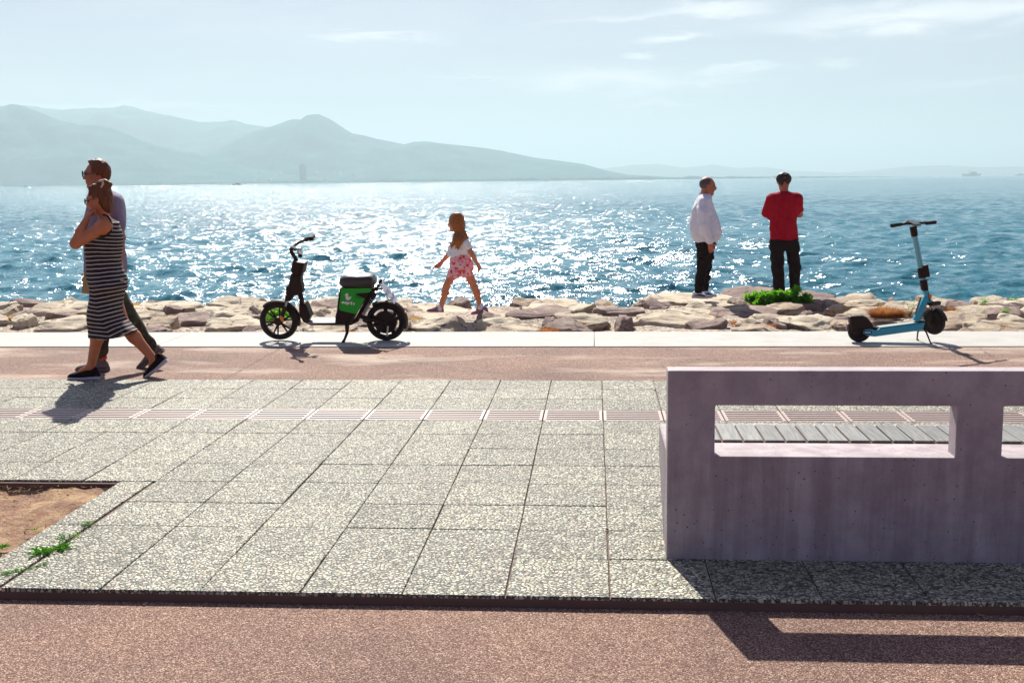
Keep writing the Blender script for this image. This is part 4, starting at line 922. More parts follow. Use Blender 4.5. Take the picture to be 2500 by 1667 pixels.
flatpoly('gull_emblem', z4([(333, 545), (350, 532), (354, 508), (372, 498), (396, 500), (412, 520), (410, 548), (398, 566), (420, 575), (470, 562), (468, 580), (450, 590), (458, 602), (440, 610), (446, 622), (425, 636), (390, 640), (366, 628), (354, 600), (356, 565), (350, 552)], -.096), Y0-.0935, yd, M['decal'], pn)
b = MB(); b.tube([V(800+405/8.255, 650+640/8.255, yd), V(800+402/8.255, 650+660/8.255, yd)], .0012, 5); b.tube([V(800+392/8.255, 650+660/8.255, yd), V(800+412/8.255, 650+660/8.255, yd)], .0012, 5); b.build('gull_foot', M['ora'], pn)
# letters m a r t i(dotless) drawn as strokes
def strokes(lst, w_, name, parent, m, f, ya, yb):
    for poly in lst:
        pass
    b = MB()
    for pl_ in lst:
        pts = [f(x, y) for x, y in pl_]
        b.tube([(p[0], (ya+yb)/2, p[1]) for p in pts], w_, 6, flat=.25 if False else 1)
    o = b.build(name, m, parent)
    v = np.array([x.co for x in o.data.vertices]); my = v[:, 1].mean(); v[:, 1] = my+(v[:, 1]-my)*.12; o.data.vertices.foreach_set('co', v.astype(np.float32).ravel()); return o
f4 = lambda x, y: tuple(V(800+x/8.255, 650+y/8.255, yd)[[0, 2]])
arc = lambda cx, cy, r, a0, a1, n=8: [(cx+r*math.cos(R(a0+(a1-a0)*k/n)), cy-r*math.sin(R(a0+(a1-a0)*k/n))) for k in range(n+1)]
strokes([[(281, 708), (281, 690)]+arc(293, 688, 12, 170, 10)+[(305, 708)], [(305, 690)]+arc(318, 688, 12, 170, 10)+[(331, 710)], arc(371, 703, 19, 0, 360, 14), [(392, 684), (392, 724)], [(416, 726), (416, 700)]+arc(432, 700, 16, 180, 90),
         [(463, 672), (463, 712)]+arc(477, 714, 14, 180, 290), [(449, 690), (486, 690)], [(517, 692), (517, 738)]], .0062, 'lettering', pn, M['decal'], f4, Y0-.0935, yd)
hs_ = flatpoly('grab_recess', z4([(560, 520), (590, 503), (815, 487), (742, 603), (582, 603), (556, 580)], -.09), Y0-.085, Y0-.090, M['blk'], mop)
rings = []
prof = [(1206, 640, 655, .03), (1214, 602, 690, .07), (1240, 576, 708, .095), (1290, 556, 716, .11), (1370, 550, 718, .12), (1440, 552, 718, .125), (1520, 548, 718, .125), (1590, 548, 714, .12), (1635, 566, 704, .105), (1655, 605, 680, .075), (1661, 640, 655, .03)]
for x, yt, yb_, wd in prof:
    a = q2(x, yt)[2]; c_ = q2(x, yb_)[2]; xx = q2(x, 650)[0]; row = []
    for k in range(20):
        t_ = 2*math.pi*k/20; cs, sn = math.cos(t_), math.sin(t_); row.append((xx, Y0+wd*math.copysign(abs(cs)**.7, cs), (a+c_)/2+(a-c_)/2*math.copysign(abs(sn)**.9, sn)))
    rings.append(row)
b = MB().loft(rings); st = b.build('seat', M['vinyl'], mop, smooth=True)
# rear bracket, plate, shocks, swing arm
b = MB(); tq(b, [(1600, 770), (1660, 735), (1700, 700), (1718, 650), (1738, 628)], [.016, .014, .014, .018, .014], 8); tq(b, [(1640, 770), (1700, 745), (1740, 740)], .01, 6); b.build('plate_bracket', M['blk'], mop, smooth=True)
def platebox(x0, y0, x1, y1, wd, name, m, th=.004, lift=0, ya=None, yb_=None):
    a = q2(x0, y0); c_ = q2(x1, y1); d = np.array([c_[0]-a[0], 0, c_[2]-a[2]]); n = np.array([-d[2], 0, d[0]]); n /= np.linalg.norm(n); n *= 1 if n[2] > 0 else -1
    ya = -wd if ya is None else ya; yb_ = wd if yb_ is None else yb_
    P = []
    for t_ in (lift, lift+th):
        for p, y in ((a, ya), (c_, ya), (c_, yb_), (a, yb_)): P.append((p[0]+n[0]*t_+y*.04, Y0+y, p[2]+n[2]*t_+y*.16))
    b = MB().add(P, [(0, 3, 2, 1), (4, 5, 6, 7), (0, 1, 5, 4), (1, 2, 6, 5), (2, 3, 7, 6), (3, 0, 4, 7)]); return b
pl_ = platebox(1765, 730, 1905, 905, .078, 'x', None).build('licence_plate', M['platew'], mop)
b = MB()
rq = random.Random(9)
for ln_ in range(2):
    for k in range(5 if ln_ else 4):
        t0 = .16+.42*ln_; ya = -.07+k*.028
        for sgm in range(2):
            tt = t0+rq.uniform(0, .2); x_ = 1765+140*tt; y_ = 730+175*tt
            bb = platebox(x_, y_, x_+140*.10, y_+175*.10, 0, 'x', None, .0008, .0044, ya+sgm*.010, ya+sgm*.010+.007); b.add(bb.v, bb.f)
b.build('plate_marks', M['blk'], pl_)
platebox(1712, 668, 1768, 735, .05, 'x', None, .006).build('upper_sticker_plate', M['platew'], mop)
b = MB(); tq(b, [(1768, 850), (1840, 890), (1890, 930)], .006, 6); b.build('plate_stay', M['steel'], mop)
for s in (-1, 1):
    b = MB(); tq(b, [(1650, 800, .07*s), (1560, 930, .07*s)], .018, 10); sh_ = b.build('shock_absorber', M['blk'], mop, smooth=True)
    b = MB(); n_ = 50; A0 = np.array(q2(1615, 850, .07*s)); A1 = np.array(q2(1500, 1060, .07*s)); dd = (A1-A0); dn = dd/np.linalg.norm(dd); e1 = np.cross(dn, [0, 1, 0]); e2 = np.array([0, 1, 0])
    b.tube([A0+dd*k/n_+(e1*math.cos(k*.95)+e2*math.sin(k*.95))*.021 for k in range(n_+1)], .0045, 5); b.tube([A0, A1+dd*.08], .009, 6); b.build('spring', M['steel'], sh_, smooth=True)
    b = MB(); tq(b, [(1450, 1090, .06*s), (1500, 1120, .07*s), (1772, 1178, .075*s)], [.02, .017, .015], 8, flat=.6); tq(b, [(1480, 1150, .06*s), (1620, 1215, .07*s), (1772, 1185, .075*s)], .009, 6); tq(b, [(1755, 1180, .08*s), (1830, 1120, .08*s), (1905, 1045, .075*s)], [.014, .012, .02], 8, flat=.5); b.build('swing_arm', M['blk'], mop, smooth=True)
b = MB(); tq(b, [(1798, 1212, -.10), (1792, 1260, -.11), (1784, 1325, -.115)], [.010, .008, .010], 8); tq(b, [(1784, 1322, -.11), (1784, 1322, -.16)], .012, 8); b.build('crank_arm', M['steel'], mop, smooth=True)
b = MB(); tq(b, [(1280, 1190, -.09), (1275, 1300, -.12), (1245, 1370, -.15), (1217, 1420, -.17)], [.026, .016, .013, .018], 8); tq(b, [(1275, 1300, -.12), (1262, 1245, -.12)], .008, 6); b.build('kickstand', M['blk'], mop, smooth=True)
# ---- kick scooter
Y0 = 11.55
def s5(x, y, dy=0.0): return V(2040+x/4.6125, 520+y/4.6125, Y0+dy)
def sx(pts, dy=0): return [(p[0], p[2]) for p in (s5(x, y, dy) for x, y in pts)]
S5 = Y0/FPX/4.6125
base = s5(620, 1450); sc_ = empty('kick_scooter', (base[0], Y0, .006)); tag(sc_, 'light blue electric kick scooter parked on the pale kerb, front wheel lifted by its stand', 'kick scooter')
rc = s5(266, 1345); rc[2] = .118
def swheel(c, r, axis, wd):
    b = MB(); lathe(b, c, [(r*.55, -wd*.8), (r*.72, -wd*.8), (r*.72, wd*.8), (r*.55, wd*.8)], 40, axis); lathe(b, c, [(.002, -wd*1.1), (r*.3, -wd*1.1), (r*.58, -wd*.6), (r*.58, wd*.6), (r*.3, wd*1.1), (.002, wd*1.1)], 32, axis); w_ = b.build('wheel', M['blk'], sc_, smooth=True)
    b = MB(); lathe(b, c, [(r*.70, -wd*.85), (r*.86, -wd), (r*.96, -wd*.75), (r, 0), (r*.96, wd*.75), (r*.86, wd), (r*.70, wd*.85)], 48, axis); b.build('tyre', M['rub'], w_, smooth=True)
swheel(rc, .113, (0, 1, 0), .028)
b = MB(); b.prism(sx([(147, 1166), (165, 1158), (300, 1152), (350, 1175), (395, 1230), (420, 1277), (478, 1290), (468, 1320), (400, 1315), (300, 1310), (160, 1335)]), Y0-.052, Y0+.052, .014); b.build('rear_mudguard', M['blk'], sc_, smooth=True)
b = MB(); b.prism(sx([(150, 1240), (128, 1250), (118, 1310), (140, 1325), (152, 1300)]), Y0-.03, Y0+.03, .004); b.build('rear_light', worn('red_lens', (.12, .05, .09), .3), sc_)
b = MB(); b.prism(sx([(300, 1325), (322, 1303), (385, 1298), (440, 1312), (482, 1290), (925, 1232), (985, 1222), (962, 1300), (930, 1312), (420, 1382), (335, 1372), (300, 1350)]), Y0-.075, Y0+.075, .010); dk = b.build('deck', M['blue'], sc_, smooth=True)
a = s5(478, 1288); c_ = s5(905, 1232); b = MB(); hw = .066
P = [(a[0], Y0-hw, a[2]+.001), (c_[0], Y0-hw, c_[2]+.001), (c_[0], Y0+hw, c_[2]+.001), (a[0], Y0+hw, a[2]+.001)]; b.loft([P, [(x, y, z+.006) for x, y, z in P]]); b.build('deck_mat', M['deck'], dk)
b = MB(); b.prism(sx([(312, 1335), (325, 1325), (405, 1328), (413, 1345), (402, 1362), (325, 1360)], -.077), Y0-.080, Y0-.074, .001); bd = b.build('badge', M['blk'], sc_)
b = MB(); b.prism(sx([(328, 1337), (398, 1339), (398, 1353), (328, 1351)], -.08), Y0-.082, Y0-.079); b.build('badge_face', M['platew'], bd)
b = MB(); b.tube([s5(905, 1215), s5(965, 1075), s5(1020, 950)], [.048, .042, .038], 14, flat=.8); b.tube([s5(1014, 872), s5(1035, 950), s5(1058, 1005)], [.034, .036, .030], 14, flat=.8); b.build('neck', M['blue'], sc_, smooth=True)
b = MB(); b.prism(sx([(952, 948), (972, 955), (905, 1150), (888, 1140)], -.036), Y0-.037, Y0-.0335); b.build('neck_decal', worn('decal_mauve', (.16, .12, .20), .5), sc_)
b = MB(); c_ = s5(1056, 938); b.prism([(c_[0]+.014*math.cos(t_), c_[2]+.028*math.sin(t_)) for t_ in np.linspace(0, 6.283, 18)[:-1]], Y0-.037, Y0+.037, .002); b.build('side_reflector', M['ora'], sc_)
b = MB(); b.tube([s5(1010, 870), s5(1002, 830)], .031, 12); b.tube([s5(1004, 858), s5(986, 752)], .036, 14); b.build('lower_collar', M['blk'], sc_, smooth=True)
b = MB(); b.tube([s5(1004, 860), s5(955, 600), s5(912, 370), s5(888, 250)], [.027, .027, .027, .026], 14); b.build('stem', M['bluelt'], sc_, smooth=True)
b = MB(); b.tube([s5(975, 730), s5(958, 618)], .034, 14); b.prism(sx([(985, 590), (1030, 577), (1055, 715), (1010, 722), (990, 735), (965, 620)]), Y0-.04, Y0+.035, .006); b.build('control_box', M['blk'], sc_, smooth=True)
b = MB(); b.tube([s5(891, 262), s5(872, 150)], [.032, .036], 12); b.build('top_clamp', M['blk'], sc_, smooth=True)
bd_ = np.array([math.cos(R(35)), math.sin(R(35)), 0.0]); hc = s5(880, 118)
fd = np.array([math.sin(R(35)), -math.cos(R(35)), 0.0])
b = MB(); b.tube([hc-bd_*.29+[0, 0, -.012], hc-bd_*.1, hc, hc+bd_*.1, hc+bd_*.29+[0, 0, .004]], .0125, 10); hb = b.build('handlebar', M['blk'], sc_, smooth=True)
for s in (-1, 1): b = MB(); b.tube([hc+bd_*s*.18+[0, 0, -.004], hc+bd_*s*.31+[0, 0, -.006+.008*s]], [.0175, .019], 12); b.build('grip', M['rub'], sc_, smooth=True)
b = MB(); P = [hc+bd_*u*.05+fd*v*.045+np.array([0, 0, .014-v*.018]) for u, v in ((-1, -1), (1, -1), (1, 1), (-1, 1))]; b.loft([[tuple(p-[0, 0, .02]) for p in P], [tuple(p) for p in P]]); b.build('dashboard', worn('display_grey', (.12, .13, .14), .4), sc_)
b = MB(); b.tube([hc-bd_*.15, hc-bd_*.13+fd*.03+[0, 0, .02]], .008, 6); b.tube([hc+bd_*.15, hc+bd_*.18-fd*.04+[0, 0, .012], hc+bd_*.24-fd*.045+[0, 0, .005]], .005, 6); b.build('brake_lever', M['blk'], sc_)
fcw = s5(1110, 1230, .03)
b = MB(); b.tube([s5(1050, 1000, 0), s5(1075, 1020, .02)], .03, 10); b.tube([fcw+[0, 0, .185]-bd_*.065, fcw+[0, 0, .185]+bd_*.065], .022, 10); b.build('fork_crown', M['blk'], sc_, smooth=True)
swheel(fcw, .122, tuple(bd_), .027)
for s in (-1, 1):
    b = MB(); b.tube([fcw+bd_*s*.055+[0, 0, .18], fcw+bd_*s*.055+[0, 0, .12]], .010, 8); fl = b.build('fork_leg', M['steel'], sc_, smooth=True)
    b = MB(); b.tube([fcw+bd_*s*.055+[0, 0, .125], fcw+bd_*s*.060+fd*.02+[0, 0, .06], fcw+bd_*s*.05], [.017, .015, .017], 8); b.build('fork_arm', M['blk'], fl, smooth=True)
g = guard_c = fcw; rings = []
for k in range(15):
    a = R(10+150*k/14); rings.append([tuple(fcw+fd*math.cos(a)*r_+bd_*o_+np.array([0, 0, math.sin(a)*r_])) for r_, o_ in ((.128, -.032), (.138, -.028), (.142, 0), (.138, .028), (.128, .032), (.134, 0))])
MB().loft(rings).build('front_mudguard', M['blk'], sc_, smooth=True)
b = MB(); b.tube([s5(1040, 900, -.03), s5(1065, 1010, -.04), s5(1085, 1100, -.03), s5(1090, 1150, 0)], .004, 6); b.build('brake_cable', M['blk'], sc_)
b = MB(); b.prism(sx([(905, 1215), (1000, 1205), (990, 1240), (1000, 1300), (960, 1305), (930, 1255)]), Y0-.05, Y0+.05, .006); b.build('stand_mount', M['blk'], sc_)
for (xa, ya, da), (xm, ym), (xe, ye, de) in (((940, 1300, .03), (925, 1350), (918, 1402, .12)), ((985, 1285, -.03), (1025, 1350), (1072, 1428, -.12))):
    pe = s5(xe, ye, de); pe[2] = .012; b = MB(); b.tube([s5(xa, ya, da), s5(xm, ym, (da+de)/2), pe, pe+[.016, 0, 0]], [.010, .008, .007, .009], 8); b.build('stand_leg', M['blk'], sc_, smooth=True)
# ------------------------------------------------------------------ people: smooth bodies meshed from blended volumes
class SDF:
    def __init__(s, lo, hi, h=.006):
        s.lo = np.array(lo, float); s.h = h; s.n = np.ceil((np.array(hi)-s.lo)/h).astype(int)+1; s.f = np.full(s.n, .15, np.float32)
        s.ax = [s.lo[i]+np.arange(s.n[i])*h for i in range(3)]
    def sub(s, a, b):
        i0 = np.clip(np.floor((np.array(a)-s.lo)/s.h).astype(int), 0, s.n-1); i1 = np.clip(np.ceil((np.array(b)-s.lo)/s.h).astype(int)+1, 1, s.n)
        sl_ = tuple(slice(i0[k], i1[k]) for k in range(3)); X, Y, Z = (s.ax[k][i0[k]:i1[k]].astype(np.float32) for k in range(3)); return sl_, X[:, None, None], Y[None, :, None], Z[None, None, :]
    def _put(s, sl_, d, k, mode='add'):
        a = s.f[sl_]
        if a.size == 0: return s
        if mode == 'add':
            h = np.maximum(k-np.abs(a-d), 0)/max(k, 1e-6); s.f[sl_] = np.minimum(a, d)-h*h*k*.25
        else:
            d = -d; h = np.maximum(k-np.abs(a-d), 0)/max(k, 1e-6); s.f[sl_] = np.maximum(a, d)+h*h*k*.25
        return s
    def cone(s, a, b, ra, rb=None, k=.02, mode='add'):
        rb = ra if rb is None else rb; a = np.array(a, float); b = np.array(b, float); m = max(ra, rb)+k+.03
        sl_, X, Y, Z = s.sub(np.minimum(a, b)-m, np.maximum(a, b)+m); d = b-a; L = d@d+1e-9
        t = np.clip(((X-a[0])*d[0]+(Y-a[1])*d[1]+(Z-a[2])*d[2])/L, 0, 1)
        q = np.sqrt((X-a[0]-t*d[0])**2+(Y-a[1]-t*d[1])**2+(Z-a[2]-t*d[2])**2)-(ra+(rb-ra)*t); return s._put(sl_, q.astype(np.float32), k, mode)
    def ell(s, c, r, k=.02, M_=None, mode='add'):
        c = np.array(c, float); r = np.array(r, float); m = r.max()+k+.03; sl_, X, Y, Z = s.sub(c-m, c+m); X = X-c[0]; Y = Y-c[1]; Z = Z-c[2]
        if M_ is not None: U, V_, W_ = (X*M_[0][i]+Y*M_[1][i]+Z*M_[2][i] for i in range(3))
        else: U, V_, W_ = X, Y, Z
        k0 = np.sqrt((U/r[0])**2+(V_/r[1])**2+(W_/r[2])**2); k1 = np.sqrt((U/r[0]**2)**2+(V_/r[1]**2)**2+(W_/r[2]**2)**2)+1e-6
        return s._put(sl_, (k0*(k0-1)/k1).astype(np.float32), k, mode)
    def stack(s, rows, k=.02, mode='add', p=2.3, cap=True):
        """rows: (z, cx, cy, rx, ry), any order"""
        rows = sorted(rows); A_ = np.array(rows); m = .05+k; lo = [(A_[:, 1]-A_[:, 3]).min()-m, (A_[:, 2]-A_[:, 4]).min()-m, A_[0, 0]-m]; hi = [(A_[:, 1]+A_[:, 3]).max()+m, (A_[:, 2]+A_[:, 4]).max()+m, A_[-1, 0]+m]
        sl_, X, Y, Z = s.sub(lo, hi); z = Z.ravel(); I = lambda c: np.interp(z, A_[:, 0], A_[:, c]).astype(np.float32)[None, None, :]
        cx, cy, rx, ry = I(1), I(2), I(3), I(4); q = (np.abs((X-cx)/rx)**p+np.abs((Y-cy)/ry)**p)**(1/p); d = (q-1)*np.minimum(rx, ry)
        if cap: d = np.maximum(d, np.maximum(Z-A_[-1, 0], A_[0, 0]-Z))
        return s._put(sl_, np.broadcast_to(d, s.f[sl_].shape).astype(np.float32), k, mode)
    def noise(s, amp, fx, fy, fz, seed=0, o=3):
        i = np.where(np.abs(s.f) < .03); X, Y, Z = (s.ax[k][i[k]] for k in range(3)); s.f[i] += (amp*fbm(X*fx+seed, Y*fy+seed, Z*fz, o=o)).astype(np.float32); return s
    def cutz(s, zmin=None, zmax=None):
        Z = s.ax[2][None, None, :].astype(np.float32)
        if zmin is not None: s.f = np.maximum(s.f, (zmin-Z))
        if zmax is not None: s.f = np.maximum(s.f, (Z-zmax))
        return s
    def mesh(s):
        f = s.f; f[0] = f[-1] = .1; f[:, 0] = f[:, -1] = .1; f[:, :, 0] = f[:, :, -1] = .1
        ins = f < 0; c = np.zeros(tuple(s.n-1), np.int8)
        for i in (0, 1):
            for j in (0, 1):
                for k in (0, 1): c += ins[i:s.n[0]-1+i, j:s.n[1]-1+j, k:s.n[2]-1+k]
        act = (c > 0) & (c < 8); I = np.argwhere(act); idx = np.full(act.shape, -1, np.int32); idx[act] = np.arange(len(I))
        P = np.zeros((len(I), 3)); cnt = np.zeros(len(I)); co = [(a, b, d) for a in (0, 1) for b in (0, 1) for d in (0, 1)]
        for a in co:
            for ax in range(3):
                if a[ax]: continue
                b = list(a); b[ax] = 1; fa = f[I[:, 0]+a[0], I[:, 1]+a[1], I[:, 2]+a[2]]; fb = f[I[:, 0]+b[0], I[:, 1]+b[1], I[:, 2]+b[2]]; m = (fa < 0) != (fb < 0)
                t = np.where(m, fa/np.where(m, fa-fb, 1), 0); q = np.tile(np.array(a, float), (len(I), 1)); q[:, ax] = t; P += q*m[:, None]; cnt += m
        P = (I+P/cnt[:, None])*s.h+s.lo; Q = []
        for ax in range(3):
            o1, o2 = [(1, 2), (2, 0), (0, 1)][ax]; A_ = ins; sl1 = [slice(None)]*3; sl2 = [slice(None)]*3; sl1[ax] = slice(0, -1); sl2[ax] = slice(1, None)
            x = A_[tuple(sl1)] != A_[tuple(sl2)]; E = np.argwhere(x); E = E[(E[:, o1] > 0) & (E[:, o2] > 0)]; inn = ins[E[:, 0], E[:, 1], E[:, 2]]
            def cell(d1, d2): e = E.copy(); e[:, o1] -= d1; e[:, o2] -= d2; return idx[e[:, 0], e[:, 1], e[:, 2]]
            q = np.stack([cell(1, 1), cell(0, 1), cell(0, 0), cell(1, 0)], 1); q[~inn] = q[~inn][:, ::-1]; Q.append(q)
        Q = np.concatenate(Q); Q = Q[(Q >= 0).all(1)]; return P, Q
    def build(s, name, m, parent):
        P, Q = s.mesh(); o = mesh(name, P, Q.astype(np.int32), m, parent, smooth=True)
        # relax the voxel steps
        bm = bmesh.new(); bm.from_mesh(o.data)
        bmesh.ops.smooth_vert(bm, verts=bm.verts, factor=.5, use_axis_x=True, use_axis_y=True, use_axis_z=True)
        bm.to_mesh(o.data); bm.free(); return o
def skinmat(name, col):
    def fn(t, b):
        n = t.noise(objco(t), 14, 3); t.link(t.mix(1.0, col, t.ramp(n, [(.3, .85), (.7, 1.1)]), 'MULTIPLY'), b.inputs['Base Color']); b.inputs['Roughness'].default_value = .5
        b.inputs['Subsurface Weight'].default_value = .12; b.inputs['Subsurface Radius'].default_value = (.02, .006, .003)
    return mat(name, fn=fn)
M['skin'] = skinmat('tanned_skin', (.56, .17, .07)); M['skin2'] = skinmat('ruddy_skin', (.42, .13, .065)); M['skin3'] = skinmat('fair_tanned_skin', (.62, .21, .10))
def hairmat(name, c1, c2):
    def fn(t, b):
        n = t.noise(t.mapping(objco(t), (160, 160, 12)), 1, 3, .6); t.link(t.ramp(n, [(.3, c1), (.7, c2)]), b.inputs['Base Color']); b.inputs['Roughness'].default_value = .5; b.inputs['Specular IOR Level'].default_value = .3; t.link(t.bump(n, .6, .004), b.inputs['Normal'])
    return mat(name, fn=fn)
M['hairbr'] = hairmat('brown_hair', (.07, .014, .003), (.22, .06, .014)); M['hairdk'] = hairmat('dark_hair', (.018, .006, .004), (.05, .018, .012)); M['hairgirl'] = hairmat('light_brown_hair', (.17, .045, .008), (.50, .17, .035)); M['hairgr'] = hairmat('grey_hair', (.045, .028, .024), (.13, .10, .095))
M['glass'] = mat('dark_lens', (.01, .008, .012), .08); M['eye'] = mat('eye', (.05, .03, .02), .1); M['lip'] = mat('lips', (.35, .08, .06), .4)
def cloth(name, col, var=.15, bump=.003, scale=18, rough=.85, **kw):
    def fn(t, b):
        n = t.noise(objco(t), scale, 4, .6); f = t.noise(objco(t), 420, 2); c = t.mix(1.0, col, t.ramp(n, [(.3, 1-var), (.7, 1+var)]), 'MULTIPLY'); t.link(c, b.inputs['Base Color'])
        t.link(t.bump(t.math('ADD', n, t.math('MULTIPLY', f, .15)), .7, bump), b.inputs['Normal']); b.inputs['Roughness'].default_value = rough; b.inputs['Specular IOR Level'].default_value = .15
    return mat(name, fn=fn)
def thincloth(name, col, k=.3):
    m = bpy.data.materials.new(name); m.use_nodes = True; t = NT(m.node_tree); t.n.clear(); out = t.add('ShaderNodeOutputMaterial'); d = t.add('ShaderNodeBsdfDiffuse'); tr = t.add('ShaderNodeBsdfTranslucent'); mx = t.add('ShaderNodeMixShader')
    d.inputs[0].default_value = (*col, 1); tr.inputs[0].default_value = (*col, 1); bp = t.bump(t.noise(objco(t), 20, 4, .6), .8, .008); t.link(bp, d.inputs['Normal']); mx.inputs[0].default_value = k
    t.link(d.outputs[0], mx.inputs[1]); t.link(tr.outputs[0], mx.inputs[2]); t.link(mx.outputs[0], out.inputs[0]); return m
M['redtee'] = cloth('red_jersey', (.36, .002, .018)); M['black'] = cloth('black_twill', (.014, .006, .006)); M['wshirt'] = cloth('white_linen', (.72, .70, .80), .06, .006); M['lilac'] = cloth('lilac_grey_jersey', (.27, .21, .29), .12, .006); M['wtop'] = cloth('white_cotton', (.82, .80, .84), .05, .006)
M['shoe'] = cloth('black_knit', (.014, .006, .005), .2, .002, 60); M['sole'] = worn('pale_sole', (.50, .46, .56), .6, .1); M['greyshoe'] = cloth('grey_mesh', (.17, .13, .13), .25, .003, 50); M['whiteshoe'] = worn('white_leather', (.72, .72, .78), .45, .08); M['pinkshoe'] = cloth('mauve_mesh', (.34, .16, .24), .2, .003, 60); M['sock'] = cloth('white_sock', (.75, .74, .8), .05)
def m_camo(t, b):
    v = t.noise(objco(t), 9, 3, .5, 1.2); t.link(t.ramp(v, [(.36, (.03, .022, .012)), (.45, (.06, .045, .02)), (.55, (.06, .075, .02)), (.66, (.20, .24, .08))], 'CONSTANT'), b.inputs['Base Color']); b.inputs['Roughness'].default_value = .85
M['camo'] = mat('camouflage_twill', fn=m_camo)
def m_floral(t, b):
    p = objco(t); v = t.voro(p, 27); c = t.voro(p, 27, out='Color'); s = t.add('ShaderNodeSeparateColor'); t.link(c, s.inputs[0]); n = t.noise(p, 60, 3)
    dd = t.math('ADD', v, t.math('MULTIPLY_ADD', n, .5, -.25)); fl = t.ramp(s.outputs[0], [(0, (.75, .02, .03)), (.45, (.80, .10, .14)), (.7, (.78, .22, .35)), (1, (.45, .10, .28))], 'CONSTANT')
    t.link(t.mix(t.ramp(dd, [(.44, 1.0), (.58, 0.0)]), (.85, .50, .50), fl), b.inputs['Base Color']); b.inputs['Roughness'].default_value = .8
M['floral'] = mat('floral_print', fn=m_floral)
def m_stripe(t, b):
    a = t.add('ShaderNodeAttribute', attribute_name='stripe'); fr = t.math('FRACT', a.outputs['Fac']); st = t.math('LESS_THAN', fr, .21)
    t.link(t.mix(st, (.018, .006, .007), (.62, .50, .48)), b.inputs['Base Color']); b.inputs['Roughness'].default_value = .85; t.link(t.bump(t.noise(objco(t), 30, 3), .5, .004), b.inputs['Normal'])
M['stripe'] = mat('striped_jersey', fn=m_stripe)
def head(S, C, fwd, sc=1.0, pitch=0.0, big_nose=1.0, belly=0):
    """adds skull, face, ears and neck root; returns a function from head coordinates (front, left, up) to the world"""
    f = np.array(fwd, float); f /= np.linalg.norm(f); up = np.array([0, 0, 1.0]); l = np.cross(up, f); c_, s_ = math.cos(pitch), math.sin(pitch); f2 = f*c_-up*s_; u2 = f*s_+up*c_
    Mx = np.stack([f2, l, u2], 1); C = np.array(C, float); H = lambda x, y, z: C+Mx@(np.array([x, y, z])*sc)
    E = lambda c, r, k=.012, mode='add': S.ell(H(*c), np.array(r)*sc, k, Mx, mode)
    E((-.014, 0, .030), (.094, .074, .084), .02); E((.028, 0, -.012), (.064, .060, .085), .03); E((.030, 0, -.060), (.050, .050, .045), .03)
    for s2 in (-1, 1):
        S.cone(H(-.005, .050*s2, -.050), H(.055, .022*s2, -.096), .020*sc, .016*sc, .02); E((-.006, .077*s2, -.008), (.018, .010, .030), .006); E((-.002, .084*s2, -.004), (.008, .006, .014), .004, 'sub')
        E((.074, .034*s2, .004), (.020, .018, .012), .012, 'sub'); E((.060, .040*s2, -.026), (.024, .020, .020), .02)
    E((.070, 0, -.098), (.019, .022, .015), .02); E((.078, 0, .026), (.016, .045, .012), .02)
    S.cone(H(.086, 0, .012), H(.106, 0, -.026), .008*sc, .0125*sc*big_nose, .010); E((.092, .011, -.033), (.010, .008, .007), .006); E((.092, -.011, -.033), (.010, .008, .007), .006)
    E((.084, 0, -.056), (.013, .023, .007), .006); E((.083, 0, -.068), (.012, .020, .007), .006); E((.098, 0, -.062), (.006, .02, .0022), .003, 'sub')
    return H, Mx
def eyes(H, sc, parent):
    for s2 in (-1, 1): o = mesh('eye', IV4*.0115*sc+H(.072, .033*s2, .004), IF4, M['eye'], parent, smooth=True)
def sunglasses(H, parent, r=.024, drop=0):
    b = MB()
    for s2 in (-1, 1):
        c = H(.104, .034*s2, .006+drop); ax = H(.114, .036*s2, .005+drop)-c; lathe(b, c, [(.001, -.002), (r, -.002), (r, .003), (.001, .003)], 20, tuple(ax)); b.tube([H(.100, .060*s2, .012+drop), H(.05, .078*s2, .010), H(-.012, .086*s2, .006)], .0028, 5)
    b.tube([H(.106, -.014, .010+drop), H(.108, 0, .012+drop), H(.106, .014, .010+drop)], .003, 5)
    b.build('sunglasses', M['glass'], parent, smooth=True)
def hand(S, w_, d, n, sc=1.0, curl=.5, thumb=1, k=.004, spread=0.0):
    d = np.array(d, float); d /= np.linalg.norm(d); n = np.array(n, float); n -= d*(n@d); n /= np.linalg.norm(n); s_ = np.cross(d, n); w_ = np.array(w_, float)
    for i in range(4):
        off = (i-1.5)*.0185*sc; b0 = w_+d*.084*sc+s_*off; S.cone(w_+s_*off*.55, b0, .0145*sc, .0115*sc, .010)
        L = [.070, .079, .073, .057][i]*sc; a = 0; p = b0; r_ = .0092*sc
        for j, fr in enumerate((.45, .31, .24)):
            a += curl*(.75 if j == 0 else 1.0)+.05*i; q = p+(d*math.cos(a)+n*math.sin(a)+s_*spread*(i-1.5)*.15)*L*fr; S.cone(p, q, r_, r_*.9, k); p = q; r_ *= .9
    b0 = w_+d*.022*sc+s_*thumb*.022*sc*-1; p = b0+(d*.75-s_*thumb*.7+n*.35)*.034*sc; S.cone(b0, p, .014*sc, .0115*sc, .010); q = p+(d*.85-s_*thumb*.25+n*.5)*.030*sc; S.cone(p, q, .011*sc, .0095*sc, k); S.cone(q, q+(d*.8+n*.55)*.022*sc, .0095*sc, .008*sc, k)
